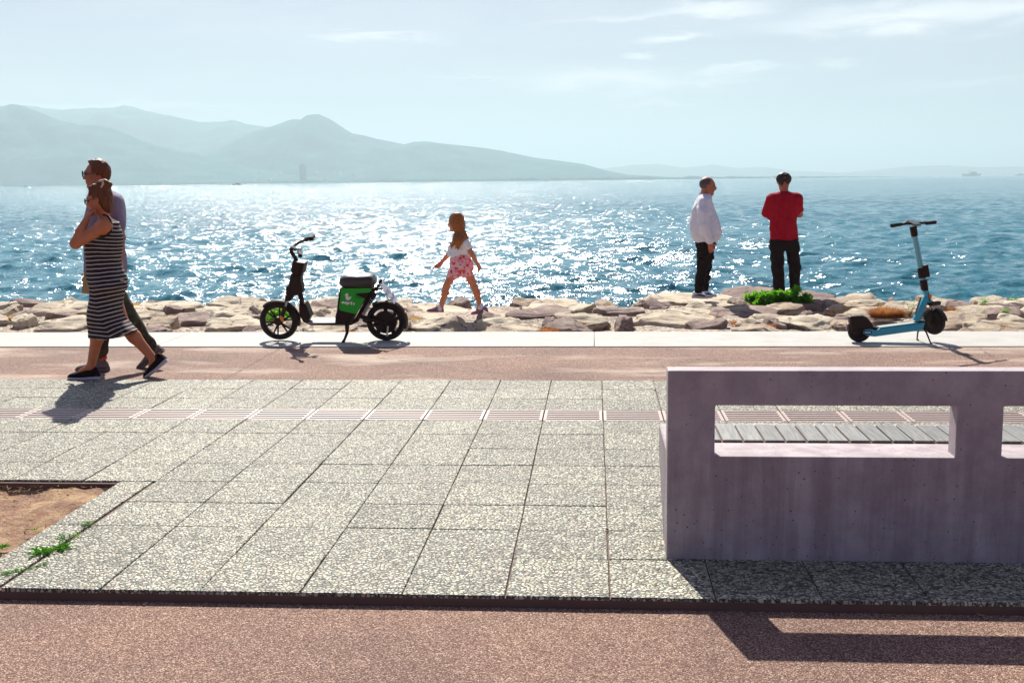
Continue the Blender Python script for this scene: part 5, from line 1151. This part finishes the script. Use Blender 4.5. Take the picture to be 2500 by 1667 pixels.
def shoe(parent, heel, toe, wd=.047, ht=.10, m='shoe', sm='sole', sole=.024, collar=True, side=(0, 1, 0), low=0, label=None):
    heel = np.array(heel, float); toe = np.array(toe, float); d = toe-heel; L = np.linalg.norm(d); d /= L; sd_ = np.array(side, float); sd_ -= d*(sd_@d); sd_ /= np.linalg.norm(sd_); up = np.cross(d, sd_); up *= 1 if up[2] > 0 else -1
    us = [0, .03, .1, .2, .3, .4, .5, .62, .75, .87, .95, 1.0]; hs = [.35, .72, .95, 1.0, .98, .86, .72, .60, .52, .44, .32, .10]; ws = [.45, .62, .72, .78, .78, .80, .86, .96, 1.0, .88, .62, .22]; so = [1.3, 1.3, 1.25, 1.15, 1.05, .95, .9, .9, .9, .85, .8, .7]
    R1 = []; R2 = []
    for u, h, w_, q in zip(us, hs, ws, so):
        c = heel+d*L*u+up*(.016*max(0, u-.72)**1*1.2+.0)
        if low: h = h*(1-low*(u < .4)*.3)
        row = []
        for k in range(14):
            a = 2*math.pi*k/14; cs, sn = math.cos(a), math.sin(a); z = (sole*q*.7+(h*ht-sole*q*.7)*(.5+.5*math.copysign(abs(sn)**.8, sn))); tp = 1-.45*max(0, sn)*(u < .7)-.25*max(0, sn)*(u >= .7)
            row.append(tuple(c+sd_*wd*w_*math.copysign(abs(cs)**.8, cs)*tp*.93+up*z))
        R1.append(row); row = []
        for k in range(14):
            a = 2*math.pi*k/14; cs, sn = math.cos(a), math.sin(a); row.append(tuple(c+sd_*wd*w_*1.04*math.copysign(abs(cs)**.6, cs)+up*(sole*q*(.5+.5*math.copysign(abs(sn)**.4, sn)))))
        R2.append(row)
    o = MB().loft(R1).build('shoe', M[m], parent, smooth=True); MB().loft(R2).build('sole', M[sm], o, smooth=True)
    b = MB()
    for k in range(4):
        u = .42+.07*k; c = heel+d*L*u; h = np.interp(u, us, hs)*ht+.002; b.tube([c-sd_*wd*.42+up*(h*.86), c+up*(h+.003), c+sd_*wd*.42+up*(h*.86)], .0028, 5)
    c = heel+d*L*.40+up*(ht*.9); b.tube([c, c+sd_*.02+up*.018, c+sd_*.03+up*.004, c, c-sd_*.02+up*.018, c-sd_*.03+up*.002, c], .0022, 5)
    b.build('laces', M[sm], o); return o
def addattr(o, name, vals): a = o.data.attributes.new(name, 'FLOAT', 'POINT'); a.data.foreach_set('value', np.asarray(vals, np.float32))
def person(label, c): e = empty('person', c); tag(e, label, 'person'); return e
# ---------------- woman in the striped dress
YW = 9.42
def W1(x, y, dy=0.0): return V(120+x/2.6147, 360+y/2.6147, YW+dy)
def rowsof(F, Yc, L): # (y, xl, xr, ry[, dyc])
    out = []
    for (y, xl, xr, ry, *dc) in L: a = F(xl, y); b = F(xr, y); out.append(((a[2]+b[2])/2, (a[0]+b[0])/2, Yc+(dc[0] if dc else 0), (b[0]-a[0])/2, ry))
    return out
L0 = W1(100, 1500); H0 = W1(780, 190)
P1 = person('woman in a black and white striped midi dress walking left, hand at her mouth', (W1(400, 1480)[0], YW, 0))
DR = [(452, 338, 398, .095), (480, 312, 432, .135), (520, 282, 446, .145), (560, 260, 457, .145), (600, 240, 465, .14), (650, 241, 458, .13), (700, 244, 448, .125), (740, 244, 447, .125), (780, 244, 460, .14), (820, 252, 476, .16), (860, 266, 486, .175), (900, 279, 481, .175),
      (940, 277, 462, .17), (1000, 268, 454, .175), (1050, 261, 465, .175), (1100, 257, 486, .175), (1140, 260, 520, .17), (1168, 264, 549, .165), (1185, 266, 526, .165), (1207, 268, 478, .16)]
S = SDF((L0[0]-.05, YW-.38, -.02), (H0[0]+.1, YW+.38, H0[2]+.05), .0055)
S.stack([(z, cx, cy, rx-.013, ry-.013) for z, cx, cy, rx, ry in rowsof(W1, YW, DR[:12])], .03)
S.cone(W1(352, 485), W1(346, 400), .050, .044, .03)
HW, MW = head(S, W1(318, 335), (-1, -.06, 0), 1.0, R(10))
for (hx, hy, kx, ky, axx, ay, dy) in ((345, 860, 318, 1125, 266, 1398, -.07), (372, 860, 480, 1145, 668, 1350, .06)):
    h_, k_, a_ = W1(hx, hy, dy*.9), W1(kx, ky, dy), W1(axx, ay, dy); S.cone(h_, k_, .075, .050, .03); cm_ = k_+(a_-k_)*.3+np.array([.008, 0, 0]); S.cone(k_, cm_, .054, .053, .03); S.cone(cm_, a_, .053, .033, .03); S.cone(a_, a_+([-.09, 0, -.045] if dy < 0 else [-.035, 0, -.085]), .033, .022, .02)
sh_, el_, wr_ = W1(352, 503, -.150), W1(168, 614, -.19), W1(236, 462, -.13)
S.ell(sh_, (.066, .055, .062), .03); S.cone(sh_, el_, .053, .042, .03); S.cone(el_, W1(200, 540, -.165), .042, .038, .02); S.cone(W1(200, 540, -.165), wr_, .038, .026, .02)
hand(S, wr_, W1(258, 405, -.075)-wr_, (.8, .55, -.1), .95, 1.15, 1)
s2_, e2_, w2_ = W1(360, 505, .15), W1(300, 690, .21), W1(262, 800, .19); S.ell(s2_, (.062, .055, .06), .03); S.cone(s2_, e2_, .048, .038, .02); S.cone(e2_, w2_, .038, .026, .02); hand(S, w2_, (-.1, -.1, -1), (0, -1, 0), .92, 1.2, -1)
S.build('body', M['skin'], P1)
D = SDF((L0[0]-.05, YW-.3, W1(0, 1240)[2]), (H0[0]+.1, YW+.3, W1(0, 430)[2]), .0055)
D.stack(rowsof(W1, YW, DR), .01, p=2.45)
for k in range(5): a = W1(300+k*14, 1010+k*50, -.17-.0*k); b_ = W1(360+k*32, 1060+k*32, -.165); D.cone(a, b_, .012, .006, .03)
D.cone(W1(330, 880, -.172), W1(470, 870, -.12), .03, .03, .06); D.noise(.006, 5, 5, 22, 3, 3); D.noise(.004, 12, 12, 7, 9, 2)
D.ell(W1(345, 500, -.185), (.070, .085, .088), .008, mode='sub'); D.ell(W1(352, 500, .185), (.066, .085, .085), .008, mode='sub'); D.ell(W1(330, 440, 0), (.075, .065, .055), .01, mode='sub')
o = D.build('dress', M['stripe'], P1); co = np.empty(len(o.data.vertices)*3, np.float32); o.data.vertices.foreach_get('co', co); co = co.reshape(-1, 3)
# fabric coordinate for the stripes (runs round the trailing leg low down); metres to photo-scale rows
zt_, zb_ = W1(300, 440)[2], W1(300, 1210)[2]; yy = 440+(zt_-co[:, 2])/(zt_-zb_)*770; xl_, xr_ = W1(200, 900)[0], W1(560, 900)[0]; xx = 200+(co[:, 0]-xl_)/(xr_-xl_)*360
xc = np.interp(yy, [440, 900, 1130, 1210], [330, 330, 395, 440]); sl_r = np.interp(yy, [440, 700, 900, 1050, 1150, 1210], [-.28, .02, .14, .22, .42, .45]); sl_l = np.interp(yy, [440, 800, 1000, 1210], [.02, .04, -.10, -.03]); dx = xx-xc
v = yy+np.where(dx > 0, sl_r*dx, sl_l*dx)+2.0*fbm(xx/60, yy/80, co[:, 1]*3, o=2); addattr(o, 'stripe', v/26.3)
b = MB(); cc = W1(345, 500, -.17)
for s3 in (-1,):
    pts = [W1(345+62*math.cos(a)*.86, 500-70*math.sin(a), -.150+.028*abs(math.sin(a/1.0))*0-.02*max(0, -math.sin(a))) for a in np.linspace(-2.3, 1.65, 22)]
    b.tube(pts, .007, 6)
b.build('armhole_trim', M['black'], P1, smooth=True)
hr = SDF((W1(230, 0)[0]-.02, YW-.13, W1(0, 440)[2]), (W1(430, 0)[0]+.03, YW+.13, W1(0, 190)[2]), .0045)
hr.ell(W1(326, 296), (.098, .084, .092), .03); hr.ell(W1(362, 342), (.056, .070, .092), .03); hr.ell(W1(352, 240), (.064, .058, .050), .012); hr.ell(W1(283, 258, -.01), (.042, .06, .026), .02); hr.cone(W1(372, 395), W1(356, 418), .034, .020, .03)
hr.ell(HW(.085, 0, -.035), (.078, .10, .080), .01, mode='sub'); hr.ell(W1(318, 352, -.09), (.022, .03, .032), .006, mode='sub'); hr.noise(.006, 26, 26, 7, 1, 3); hr.noise(.003, 70, 70, 18, 5, 2); hr.build('hair', M['hairbr'], P1)
b = MB(); b.tube([W1(322, 218, -.055), W1(340, 212, -.06), W1(344, 232, -.066), W1(330, 258, -.07)], [.007, .010, .010, .006], 8); b.build('hair_clip', worn('tan_clip', (.62, .42, .28), .4), P1, smooth=True)
sunglasses(HW, P1, .024); eyes(HW, 1, P1)
def mkz(p, z): p = np.array(p, float); p[2] = z; return p
shoe(P1, mkz(W1(322, 1480, -.07), .0), mkz(W1(118, 1480, -.07), .0), .047, .114)
shoe(P1, W1(762, 1362, .06), W1(614, 1482, .06), .047, .114)
# her woven bag
bg_ = empty('handbag', W1(255, 930, .1)); tag(bg_, 'small tan woven handbag hanging in front of the striped dress', 'handbag')
M['weave'] = None
def m_weave(t, b):
    p = objco(t); v = t.voro(p, 75, rnd=.15); c = t.ramp(v, [(.28, (.10, .04, .02)), (.42, (.50, .30, .15))]); t.link(c, b.inputs['Base Color']); t.link(t.bump(v, .8, .004), b.inputs['Normal']); b.inputs['Roughness'].default_value = .7
M['weave'] = mat('woven_straw', fn=m_weave)
b = MB(); b.prism([(p[0], p[2]) for p in (W1(x, y, .1) for x, y in ((236, 800), (300, 800), (312, 935), (224, 928), (222, 905)))], YW+.04, YW+.16, .012); b.build('bag_body', M['weave'], bg_, smooth=True)
b = MB(); b.tube([W1(238, 805, .1), W1(226, 822, .09), W1(240, 770, .12), W1(262, 790, .15), W1(290, 805, .1)], .006, 6); b.build('strap', M['weave'], bg_, smooth=True)
# ---------------- man behind her
YM = 9.86
def W2(x, y, dy=0.0): return V(120+x/2.6147, 360+y/2.6147, YM+dy)
P2 = person('tall man in a lilac-grey tee and camouflage trousers walking behind the striped-dress woman', (W2(400, 1420)[0], YM, 0))
L0 = W2(150, 1460); H0 = W2(760, 50)
TR = [(288, 328, 408, .085), (305, 300, 436, .15), (335, 275, 452, .20), (400, 258, 467, .205), (470, 240, 471, .20), (560, 236, 465, .19), (650, 236, 468, .18), (740, 238, 480, .185), (806, 240, 483, .185)]
S = SDF((L0[0]-.03, YM-.36, -.02), (H0[0]+.05, YM+.36, H0[2]+.03), .006)
S.stack([(z, cx, cy, rx-.014, ry-.014) for z, cx, cy, rx, ry in rowsof(W2, YM, TR)], .03); S.cone(W2(352, 300), W2(325, 215), .062, .057, .03)
HM, MM = head(S, W2(303, 176), (-1, -.05, 0), 1.03, R(0), 1.1)
LG = ((362, 850, 357, 1100, 338, 1345, -.09), (376, 850, 556, 1140, 668, 1292, .10))
for (hx, hy, kx, ky, axx, ay, dy) in LG: S.cone(W2(hx, hy, dy), W2(kx, ky, dy), .08, .05, .03); S.cone(W2(kx, ky, dy), W2(axx, ay, dy), .05, .036, .02)
for s3, (a, e, w3) in ((-1, ((405, 352, -.185), (452, 575, -.25), (446, 720, -.23))), (1, ((350, 352, .185), (310, 570, .25), (262, 720, .2)))):
    S.ell(W2(*a), (.07, .06, .07), .03); S.cone(W2(*a), W2(*e), .055, .044, .02); S.cone(W2(*e), W2(*w3), .044, .03, .02); hand(S, W2(*w3), (-.15, 0, -1), (-1, -s3*.6, 0), 1.05, .55, s3)
S.build('body', M['skin2'], P2)
D = SDF((L0[0], YM-.34, W2(0, 830)[2]), (H0[0]-.3, YM+.34, W2(0, 270)[2]), .0065); D.stack(rowsof(W2, YM, TR), .02, p=2.3)
for a, e, dy in (((405, 352), (440, 500), -.19), ((350, 352), (322, 500), .19)): D.cone(W2(*a, dy), W2(*e, dy*1.22), .082, .066, .03)
D.noise(.010, 9, 9, 5, 2, 3); D.cutz(W2(0, 806)[2], None); D.build('shirt', M['lilac'], P2)
T_ = SDF((L0[0], YM-.3, .04), (H0[0], YM+.3, W2(0, 750)[2]), .0065); T_.stack(rowsof(W2, YM, [(780, 246, 474, .17), (860, 255, 470, .175), (930, 270, 460, .15)]), .03)
for i, (hx, hy, kx, ky, axx, ay, dy) in enumerate(LG): T_.cone(W2(hx, hy, dy), W2(kx, ky, dy), .092, .058, .04); T_.cone(W2(kx, ky, dy), W2(axx, ay-10, dy), .058, .043, .03)
T_.noise(.008, 8, 8, 16, 6, 3); T_.cutz(W2(0, 1345)[2], None); T_.build('trousers', M['camo'], P2)
hr = SDF((W2(225, 0)[0]-.02, YM-.13, W2(0, 250)[2]), (W2(420, 0)[0]+.02, YM+.13, W2(0, 60)[2]), .0045); hr.ell(HM(-.026, 0, .040), (.096, .084, .088), .02); hr.cone(HM(-.07, 0, -.02), HM(-.06, 0, -.075), .045, .03, .03); hr.ell(HM(-.0, 0, .11), (.07, .05, .022), .02)
hr.ell(HM(.100, 0, -.03), (.078, .11, .098), .008, mode='sub'); hr.ell(HM(-.004, 0, -.045), (.035, .14, .055), .01, mode='sub'); hr.noise(.006, 45, 45, 25, 2, 3); hr.build('hair', M['hairbr'], P2)
sunglasses(HM, P2, .027, .004); eyes(HM, 1, P2)
shoe(P2, mkz(W2(382, 1415, -.09), 0), mkz(W2(168, 1415, -.09), 0), .052, .11, 'greyshoe', 'greyshoe'); shoe(P2, W2(738, 1300, .10), W2(566, 1436, .10), .052, .11, 'greyshoe', 'greyshoe')
b = MB(); b.ell = None; b.prism([(p[0], p[2]) for p in (W2(x, y, -.11) for x, y in ((342, 1336), (366, 1334), (364, 1352), (346, 1354)))], YM-.13, YM-.09, .003); b.build('red_heel_tab', mat('red_tab', (.8, .01, .01), .5), P2)
# ---------------- girl
YG = 14.15
def W3(x, y, dy=0.0): return V(1040+x/5.4066, 500+y/5.4066, YG+dy)
gz = .022
P3 = person('young girl with long hair, white top and red floral shorts striding left on the rocks', (W3(420, 1450)[0], YG, gz))
L0 = W3(-10, 1480); H0 = W3(850, 80)
SHT = [(432, 400, 520, .075), (455, 368, 548, .11), (500, 325, 572, .125), (560, 292, 582, .12), (620, 284, 572, .115), (660, 282, 562, .115), (686, 288, 556, .115)]
SRT = [(655, 328, 556, .115), (720, 318, 606, .135), (780, 312, 630, .14), (830, 310, 632, .14), (870, 304, 622, .14), (910, 294, 610, .135), (948, 287, 602, .125)]
S = SDF((L0[0], YG-.25, -.02), (H0[0]+.02, YG+.25, H0[2]+.03), .005)
S.stack([(z, cx, cy, rx-.013, ry-.013) for z, cx, cy, rx, ry in rowsof(W3, YG, SHT)], .03); S.stack([(z, cx, cy, rx-.02, ry-.02) for z, cx, cy, rx, ry in rowsof(W3, YG, SRT)], .03)
S.cone(W3(440, 450), W3(415, 340), .036, .034, .02); HG, MG = head(S, W3(396, 236), (-1, .15, 0), .93, R(5), .8)
GL = ((392, 840, 268, 1080, 197, 1345, -.065), (528, 840, 640, 1092, 712, 1330, .065))
for i, (hx, hy, kx, ky, axx, ay, dy) in enumerate(GL):
    h_, k_, a_ = W3(hx, hy, dy), W3(kx, ky, dy), W3(axx, ay, dy); S.cone(h_, k_, .066, .041, .03); m_ = k_+(a_-k_)*.3+np.array([.008, 0, 0]); S.cone(k_, m_, .042, .045, .02); S.cone(m_, a_, .045, .028, .02); S.cone(a_, a_+([-.05, 0, -.025] if dy < 0 else [-.035, 0, -.05]), .027, .018, .02)
for s3, a, e, w3, dr in ((-1, (540, 520, -.115), (622, 675, -.16), (672, 772, -.15), (705, 838)), (1, (395, 520, .115), (292, 665, .15), (205, 760, .14), (160, 800))):
    S.ell(W3(*a), (.042, .04, .045), .02); S.cone(W3(*a), W3(*e), .036, .029, .02); S.cone(W3(*e), W3(*w3), .029, .020, .02); hand(S, W3(*w3), W3(*dr)-W3(w3[0], w3[1]), (-.5*s3*0-.6, -.5*s3, -.2), .78, .6, s3)
S.build('body', M['skin3'], P3)
D = SDF((L0[0]+.1, YG-.24, W3(0, 700)[2]), (H0[0], YG+.24, W3(0, 420)[2]), .0055); D.stack(rowsof(W3, YG, SHT), .02); D.cone(W3(540, 510, -.12), W3(560, 560, -.135), .052, .046, .02); D.cone(W3(398, 510, .12), W3(370, 570, .13), .052, .046, .02)
D.cone(W3(500, 600, -.09), W3(580, 670, -.1), .03, .02, .03); D.noise(.008, 12, 12, 14, 4, 3); D.ell(W3(445, 425), (.06, .05, .03), .008, mode='sub'); D.cutz(W3(0, 690)[2], None); D.build('top', M['wtop'], P3)
D = SDF((L0[0]+.1, YG-.26, W3(0, 990)[2]), (H0[0], YG+.26, W3(0, 640)[2]), .0055); D.stack(rowsof(W3, YG, SRT), .02); D.cone(W3(395, 880, -.065), W3(365, 940, -.065), .085, .082, .02); D.cone(W3(520, 880, .065), W3(545, 930, .065), .085, .078, .02); D.cone(W3(450, 1000, -.2), W3(450, 1000, .2), .03, .03, .03, 'sub')
D.noise(.007, 10, 10, 12, 7, 3); D.cutz(W3(0, 955)[2], W3(0, 655)[2]); D.build('shorts', M['floral'], P3)
hr = SDF((W3(280, 0)[0]-.03, YG-.22, W3(0, 615)[2]), (W3(600, 0)[0]+.03, YG+.14, W3(0, 90)[2]), .0045)
hr.ell(W3(408, 215), (.095, .088, .108), .02); hr.ell(W3(385, 260, -.035), (.060, .055, .085), .03); hr.cone(W3(440, 260, -.02), W3(450, 400, -.03), .070, .058, .03)
for (xa, ya, xb, yb_, r0, dy) in ((420, 380, 330, 575, .030, -.07), (430, 390, 388, 588, .026, -.085), (445, 400, 440, 565, .032, -.09), (460, 390, 420, 590, .02, -.09), (480, 390, 548, 530, .022, -.06), (470, 380, 508, 520, .026, -.085), (440, 400, 360, 545, .03, -.06), (470, 340, 560, 450, .022, -.02), (400, 380, 345, 500, .02, -.03)):
    m_ = ((xa+xb)/2+8, (ya+yb_)/2); hr.cone(W3(xa, ya, -.05), W3(*m_, dy-.055), r0*1.25, r0*1.1, .02); hr.cone(W3(*m_, dy-.055), W3(xb, yb_, dy-.065), r0*1.1, .006, .012)
hr.ell(W3(315, 300, -.0), (.034, .07, .045), .008, mode='sub'); hr.noise(.007, 30, 30, 7, 3, 3); hr.noise(.004, 80, 80, 14, 8, 2); hr.build('hair', M['hairgirl'], P3)
eyes(HG, .93, P3); b = MB()
for k in range(5): a = 2*math.pi*k/5; c = W3(318+16*math.cos(a), 520+18*math.sin(a), -.115); b.tube([c, c+[.004, -.006, 0]], [.010, .008], 7)
b.build('chest_print', worn('dark_flower_print', (.25, .08, .16), .7), P3)
def up(p, z): p = np.array(p, float); p[2] = z; return p
shoe(P3, up(W3(236, 1455, -.065), gz), up(W3(8, 1430, -.065), gz+.004), .037, .085, 'pinkshoe', 'pinkshoe', .018); shoe(P3, W3(826, 1425, .065), W3(592, 1466, .065)+[0, 0, .012], .037, .085, 'pinkshoe', 'pinkshoe', .018)
for i, (x, y, dy) in enumerate(((186, 1345, -.065), (718, 1330, .065))): s_ = SDF(W3(x, y, dy)-[.07, .06, .06], W3(x, y, dy)+[.07, .06, .06], .004); s_.cone(W3(x+2, y-8, dy), W3(x, y+28, dy), .033, .036, .01); s_.build('sock', M['sock'], P3)
# ---------------- man in the white shirt
YO = 15.80
def W4(x, y, dy=0.0): return V(1640+x/4.2389, 410+y/4.2389, YO+dy)
oz = .018
P4 = person('balding man in a loose white shirt and black trousers standing in profile, facing right', (W4(310, 1345)[0], YO, oz))
L0 = W4(150, 1370); H0 = W4(560, 80)
TR = [(268, 305, 392, .07), (285, 284, 405, .115), (315, 264, 412, .17), (360, 240, 424, .20), (420, 213, 442, .205), (480, 198, 465, .205), (550, 188, 497, .205), (600, 188, 508, .205), (650, 194, 513, .205), (700, 207, 505, .20), (740, 222, 490, .195), (764, 232, 478, .19)]
S = SDF((L0[0], YO-.36, -.02), (H0[0], YO+.36, H0[2]+.03), .006); S.stack([(z, cx, cy, rx-.016, ry-.016) for z, cx, cy, rx, ry in rowsof(W4, YO, TR)], .03); S.cone(W4(340, 320), W4(352, 235), .066, .062, .03)
HO, MO = head(S, W4(372, 186), (1, .04, 0), 1.02, R(4), 1.35); S.ell(HO(.03, 0, -.105), (.045, .045, .03), .03)
OL = ((335, 790, 322, 1010, 268, 1262, -.095), (356, 790, 352, 1010, 332, 1240, .095))
for (hx, hy, kx, ky, axx, ay, dy) in OL: S.cone(W4(hx, hy, dy), W4(kx, ky, dy), .085, .055, .03); S.cone(W4(kx, ky, dy), W4(axx, ay+10, dy), .055, .038, .02)
S.cone(W4(338, 360, -.18), W4(338, 590, -.26), .055, .046, .02); S.cone(W4(338, 590, -.26), W4(392, 765, -.24), .044, .030, .02); hand(S, W4(395, 770, -.24), W4(408, 850, -.24)-W4(395, 770, -.24), (.2, .97, 0), 1.0, .4, -1)
S.cone(W4(350, 360, .18), W4(370, 590, .26), .055, .046, .02); S.cone(W4(370, 590, .26), W4(405, 735, .22), .044, .030, .02); hand(S, W4(405, 735, .22), (.1, -.1, -1), (.5, -.8, 0), 1.05, .6, 1)
S.build('body', M['skin2'], P4)
D = SDF((L0[0], YO-.36, W4(0, 800)[2]), (H0[0]+.02, YO+.36, W4(0, 250)[2]), .0065); D.stack(rowsof(W4, YO, TR), .02, p=2.3)
for s3, xs3 in ((-1, (338, 330, 338, 392)), (1, (350, 352, 370, 405))): D.cone(W4(xs3[0], 360, .175*s3), W4(xs3[1], 470, .225*s3), .085, .078, .04); D.cone(W4(xs3[1], 470, .225*s3), W4(xs3[2], 600, .26*s3), .078, .07, .03); D.cone(W4(xs3[2], 600, .26*s3), W4((xs3[2]+xs3[3])/2+4, 690, .25*s3), .068, .055, .03); D.cone(W4((xs3[2]+xs3[3])/2+6, 700, .25*s3), W4(xs3[3]-1, 755, .24*s3), .046, .042, .012)
D.cone(W4(305, 268), W4(398, 305), .030, .024, .02); D.noise(.012, 7, 7, 9, 5, 3); D.noise(.005, 20, 20, 10, 1, 2); D.build('shirt', M['wshirt'], P4)
T_ = SDF((L0[0], YO-.3, .02), (H0[0], YO+.3, W4(0, 700)[2]), .0065); T_.stack(rowsof(W4, YO, [(735, 240, 455, .175), (800, 248, 446, .18), (860, 262, 440, .165), (900, 272, 434, .14)]), .03)
for (hx, hy, kx, ky, axx, ay, dy) in OL: T_.cone(W4(hx, hy+30, dy), W4(kx, ky, dy), .100, .078, .03); T_.cone(W4(kx, ky, dy), W4(axx+6, ay, dy), .076, .058, .03)
T_.ell(W4(415, 925, -.1), (.03, .03, .04), .04); T_.noise(.010, 8, 8, 18, 3, 3); T_.cutz(.075, None); T_.build('trousers', M['black'], P4)
hr = SDF(HO(-.01, 0, 0)-.15, HO(-.01, 0, 0)+.15, .0045); hr.ell(HO(-.018, 0, .026), (.097, .080, .088), .02); hr.ell(HO(.125, 0, .0), (.105, .2, .2), .01, mode='sub'); hr.ell(HO(.03, 0, .165), (.15, .2, .075), .01, mode='sub'); hr.ell(HO(-.02, 0, -.11), (.2, .2, .075), .01, mode='sub'); hr.noise(.0025, 50, 50, 20, 2, 3); hr.build('hair', M['hairgr'], P4)
mo_ = SDF(HO(.1, 0, -.045)-.05, HO(.1, 0, -.045)+.05, .003); mo_.ell(HO(.099, 0, -.046), (.011, .026, .008), .005); mo_.noise(.002, 90, 90, 60); mo_.build('moustache', M['hairdk'], P4); eyes(HO, 1.02, P4)
for x0, x1, y_, dy in ((206, 424, 1345, -.095), (314, 466, 1322, .095)):
    sh_ = shoe(P4, up(W4(x0, y_, dy), oz), up(W4(x1, y_, dy), oz), .05, .10, 'whiteshoe', 'sole', .028)
    b = MB(); d0 = up(W4(x0+(x1-x0)*.10, y_, dy), oz); d1 = up(W4(x0+(x1-x0)*.62, y_, dy), oz); b.tube([d0+[0, -.046, .045], d0*.5+d1*.5+[0, -.050, .050], d1+[0, -.046, .036]], [.004, .011, .008], 6); b.build('side_band', M['black'], sh_)
# ---------------- fisherman
YF = 16.45
def W5(x, y, dy=0.0): return V(1640+x/4.2389, 410+y/4.2389, YF+dy)
P5 = person('man in a dark red tee and black trousers seen from behind, fishing', (W5(1170, 1290)[0], YF, oz))
L0 = W5(900, 1320); H0 = W5(1400, 40)
TR = [(238, 1114, 1204, .07), (252, 1090, 1232, .095), (272, 1052, 1272, .115), (300, 1022, 1303, .125), (350, 1010, 1312, .135), (420, 1012, 1306, .135), (500, 1018, 1294, .13), (600, 1022, 1298, .13), (700, 1020, 1305, .135), (742, 1018, 1306, .135)]
S = SDF((L0[0], YF-.25, -.02), (H0[0], YF+.55, H0[2]+.03), .006); S.stack([(z, cx, cy, rx-.020, ry-.020) for z, cx, cy, rx, ry in rowsof(W5, YF, TR[:-1])], .03); S.cone(W5(1160, 262), W5(1160, 180), .062, .060, .03)
HF, MF = head(S, W5(1158, 142, .01), (0.12, 1, 0), 1.0, R(6))
FL = ((1092, 820, 1096, 1040, 1112, 1265), (1246, 820, 1274, 1040, 1270, 1265))
for (hx, hy, kx, ky, axx, ay) in FL: S.cone(W5(hx, hy), W5(kx, ky), .085, .055, .03); S.cone(W5(kx, ky), W5(axx, ay+8), .055, .04, .02)
for s3, a, e, w3 in ((-1, (1030, 318, 0), (972, 478, .06), (1120, 500, .30)), (1, (1295, 318, 0), (1322, 478, .06), (1225, 470, .30))):
    S.ell(W5(*a), (.055, .055, .055), .03); S.cone(W5(*a), W5(*e), .055, .046, .02); S.cone(W5(*e), W5(*w3), .045, .030, .02); hand(S, W5(*w3), (-s3*.8, .55, .1), (0, .3, 1), 1.05, 1.0, s3)
S.build('body', M['skin2'], P5)
D = SDF((L0[0], YF-.25, W5(0, 780)[2]), (H0[0], YF+.3, W5(0, 228)[2]), .006); D.stack(rowsof(W5, YF, TR), .02, p=2.3); D.cone(W5(1036, 320), W5(978, 462, .05), .082, .064, .07); D.cone(W5(1290, 320), W5(1322, 430, .05), .082, .062, .07); D.noise(.009, 9, 9, 6, 8, 3); D.noise(.004, 22, 22, 12, 2, 2); D.build('shirt', M['redtee'], P5)
T_ = SDF((L0[0], YF-.28, .02), (H0[0], YF+.3, W5(0, 700)[2]), .0065); T_.stack(rowsof(W5, YF, [(728, 1022, 1304, .12), (780, 1016, 1314, .125), (850, 1014, 1318, .10)]), .03)
for (hx, hy, kx, ky, axx, ay), (r0, r1, r2) in zip(FL, ((.100, .084, .076), (.098, .080, .066))): T_.cone(W5(hx, hy), W5(kx, ky), r0, r1, .035); T_.cone(W5(kx, ky), W5(axx, ay+4), r1, r2, .02)
T_.noise(.009, 9, 9, 16, 4, 3); T_.cutz(.045, None); T_.build('trousers', M['black'], P5)
hr = SDF(HF(0, 0, .03)-.15, HF(0, 0, .03)+.15, .0045); hr.ell(HF(-.020, 0, .034), (.104, .086, .093), .02); hr.cone(HF(-.07, 0, -.02), HF(-.062, 0, -.060), .04, .03, .03); hr.ell(HF(.105, 0, -.03), (.08, .11, .10), .01, mode='sub'); hr.ell(HF(.0, 0, -.045), (.035, .14, .055), .01, mode='sub'); hr.noise(.004, 50, 50, 30, 2, 3); hr.build('hair', M['hairdk'], P5); eyes(HF, 1, P5)
for (x, sg) in ((1122, -1), (1262, 1)): h_ = up(W5(x, 1290, -.10), oz); shoe(P5, h_, h_+[.05*sg, .27, 0], .05, .10, 'shoe', 'shoe', side=(1, 0, 0))
b = MB(); c = W5(1293, 455, -.02); lathe(b, c, [(.001, -.014), (.012, -.012), (.016, 0), (.012, .01), (.001, .01)], 14); b.build('white_button', M['white'], P5, smooth=True)
rod = empty('fishing_rod', W5(1225, 470, .36)); tag(rod, 'thin fishing rod held up to the left by the man in the red tee', 'fishing rod')
b = MB(); b.tube([W5(1262, 560, .34), W5(1232, 480, .36), W5(1190, 360, .50)], [.013, .013, .010], 8); b.build('rod_handle', M['blk'], rod, smooth=True)
b = MB(); b.tube([W5(1190, 360, .50), W5(1140, 230, .75), W5(1085, 152, 1.1), W5(1030, 95, 1.5), W5(1000, 62, 1.8), W5(960, 34, 2.2)], [.006, .0045, .0032, .0025, .002, .0016], 6); b.build('rod_blank', worn('rod_grey', (.07, .07, .08), .6), rod, smooth=True)
b = MB(); c = W5(1215, 450, .40); lathe(b, c, [(.001, -.02), (.025, -.02), (.028, 0), (.025, .02), (.001, .02)], 18); b.build('reel', M['blk'], rod, smooth=True)
mop.location.x += .016
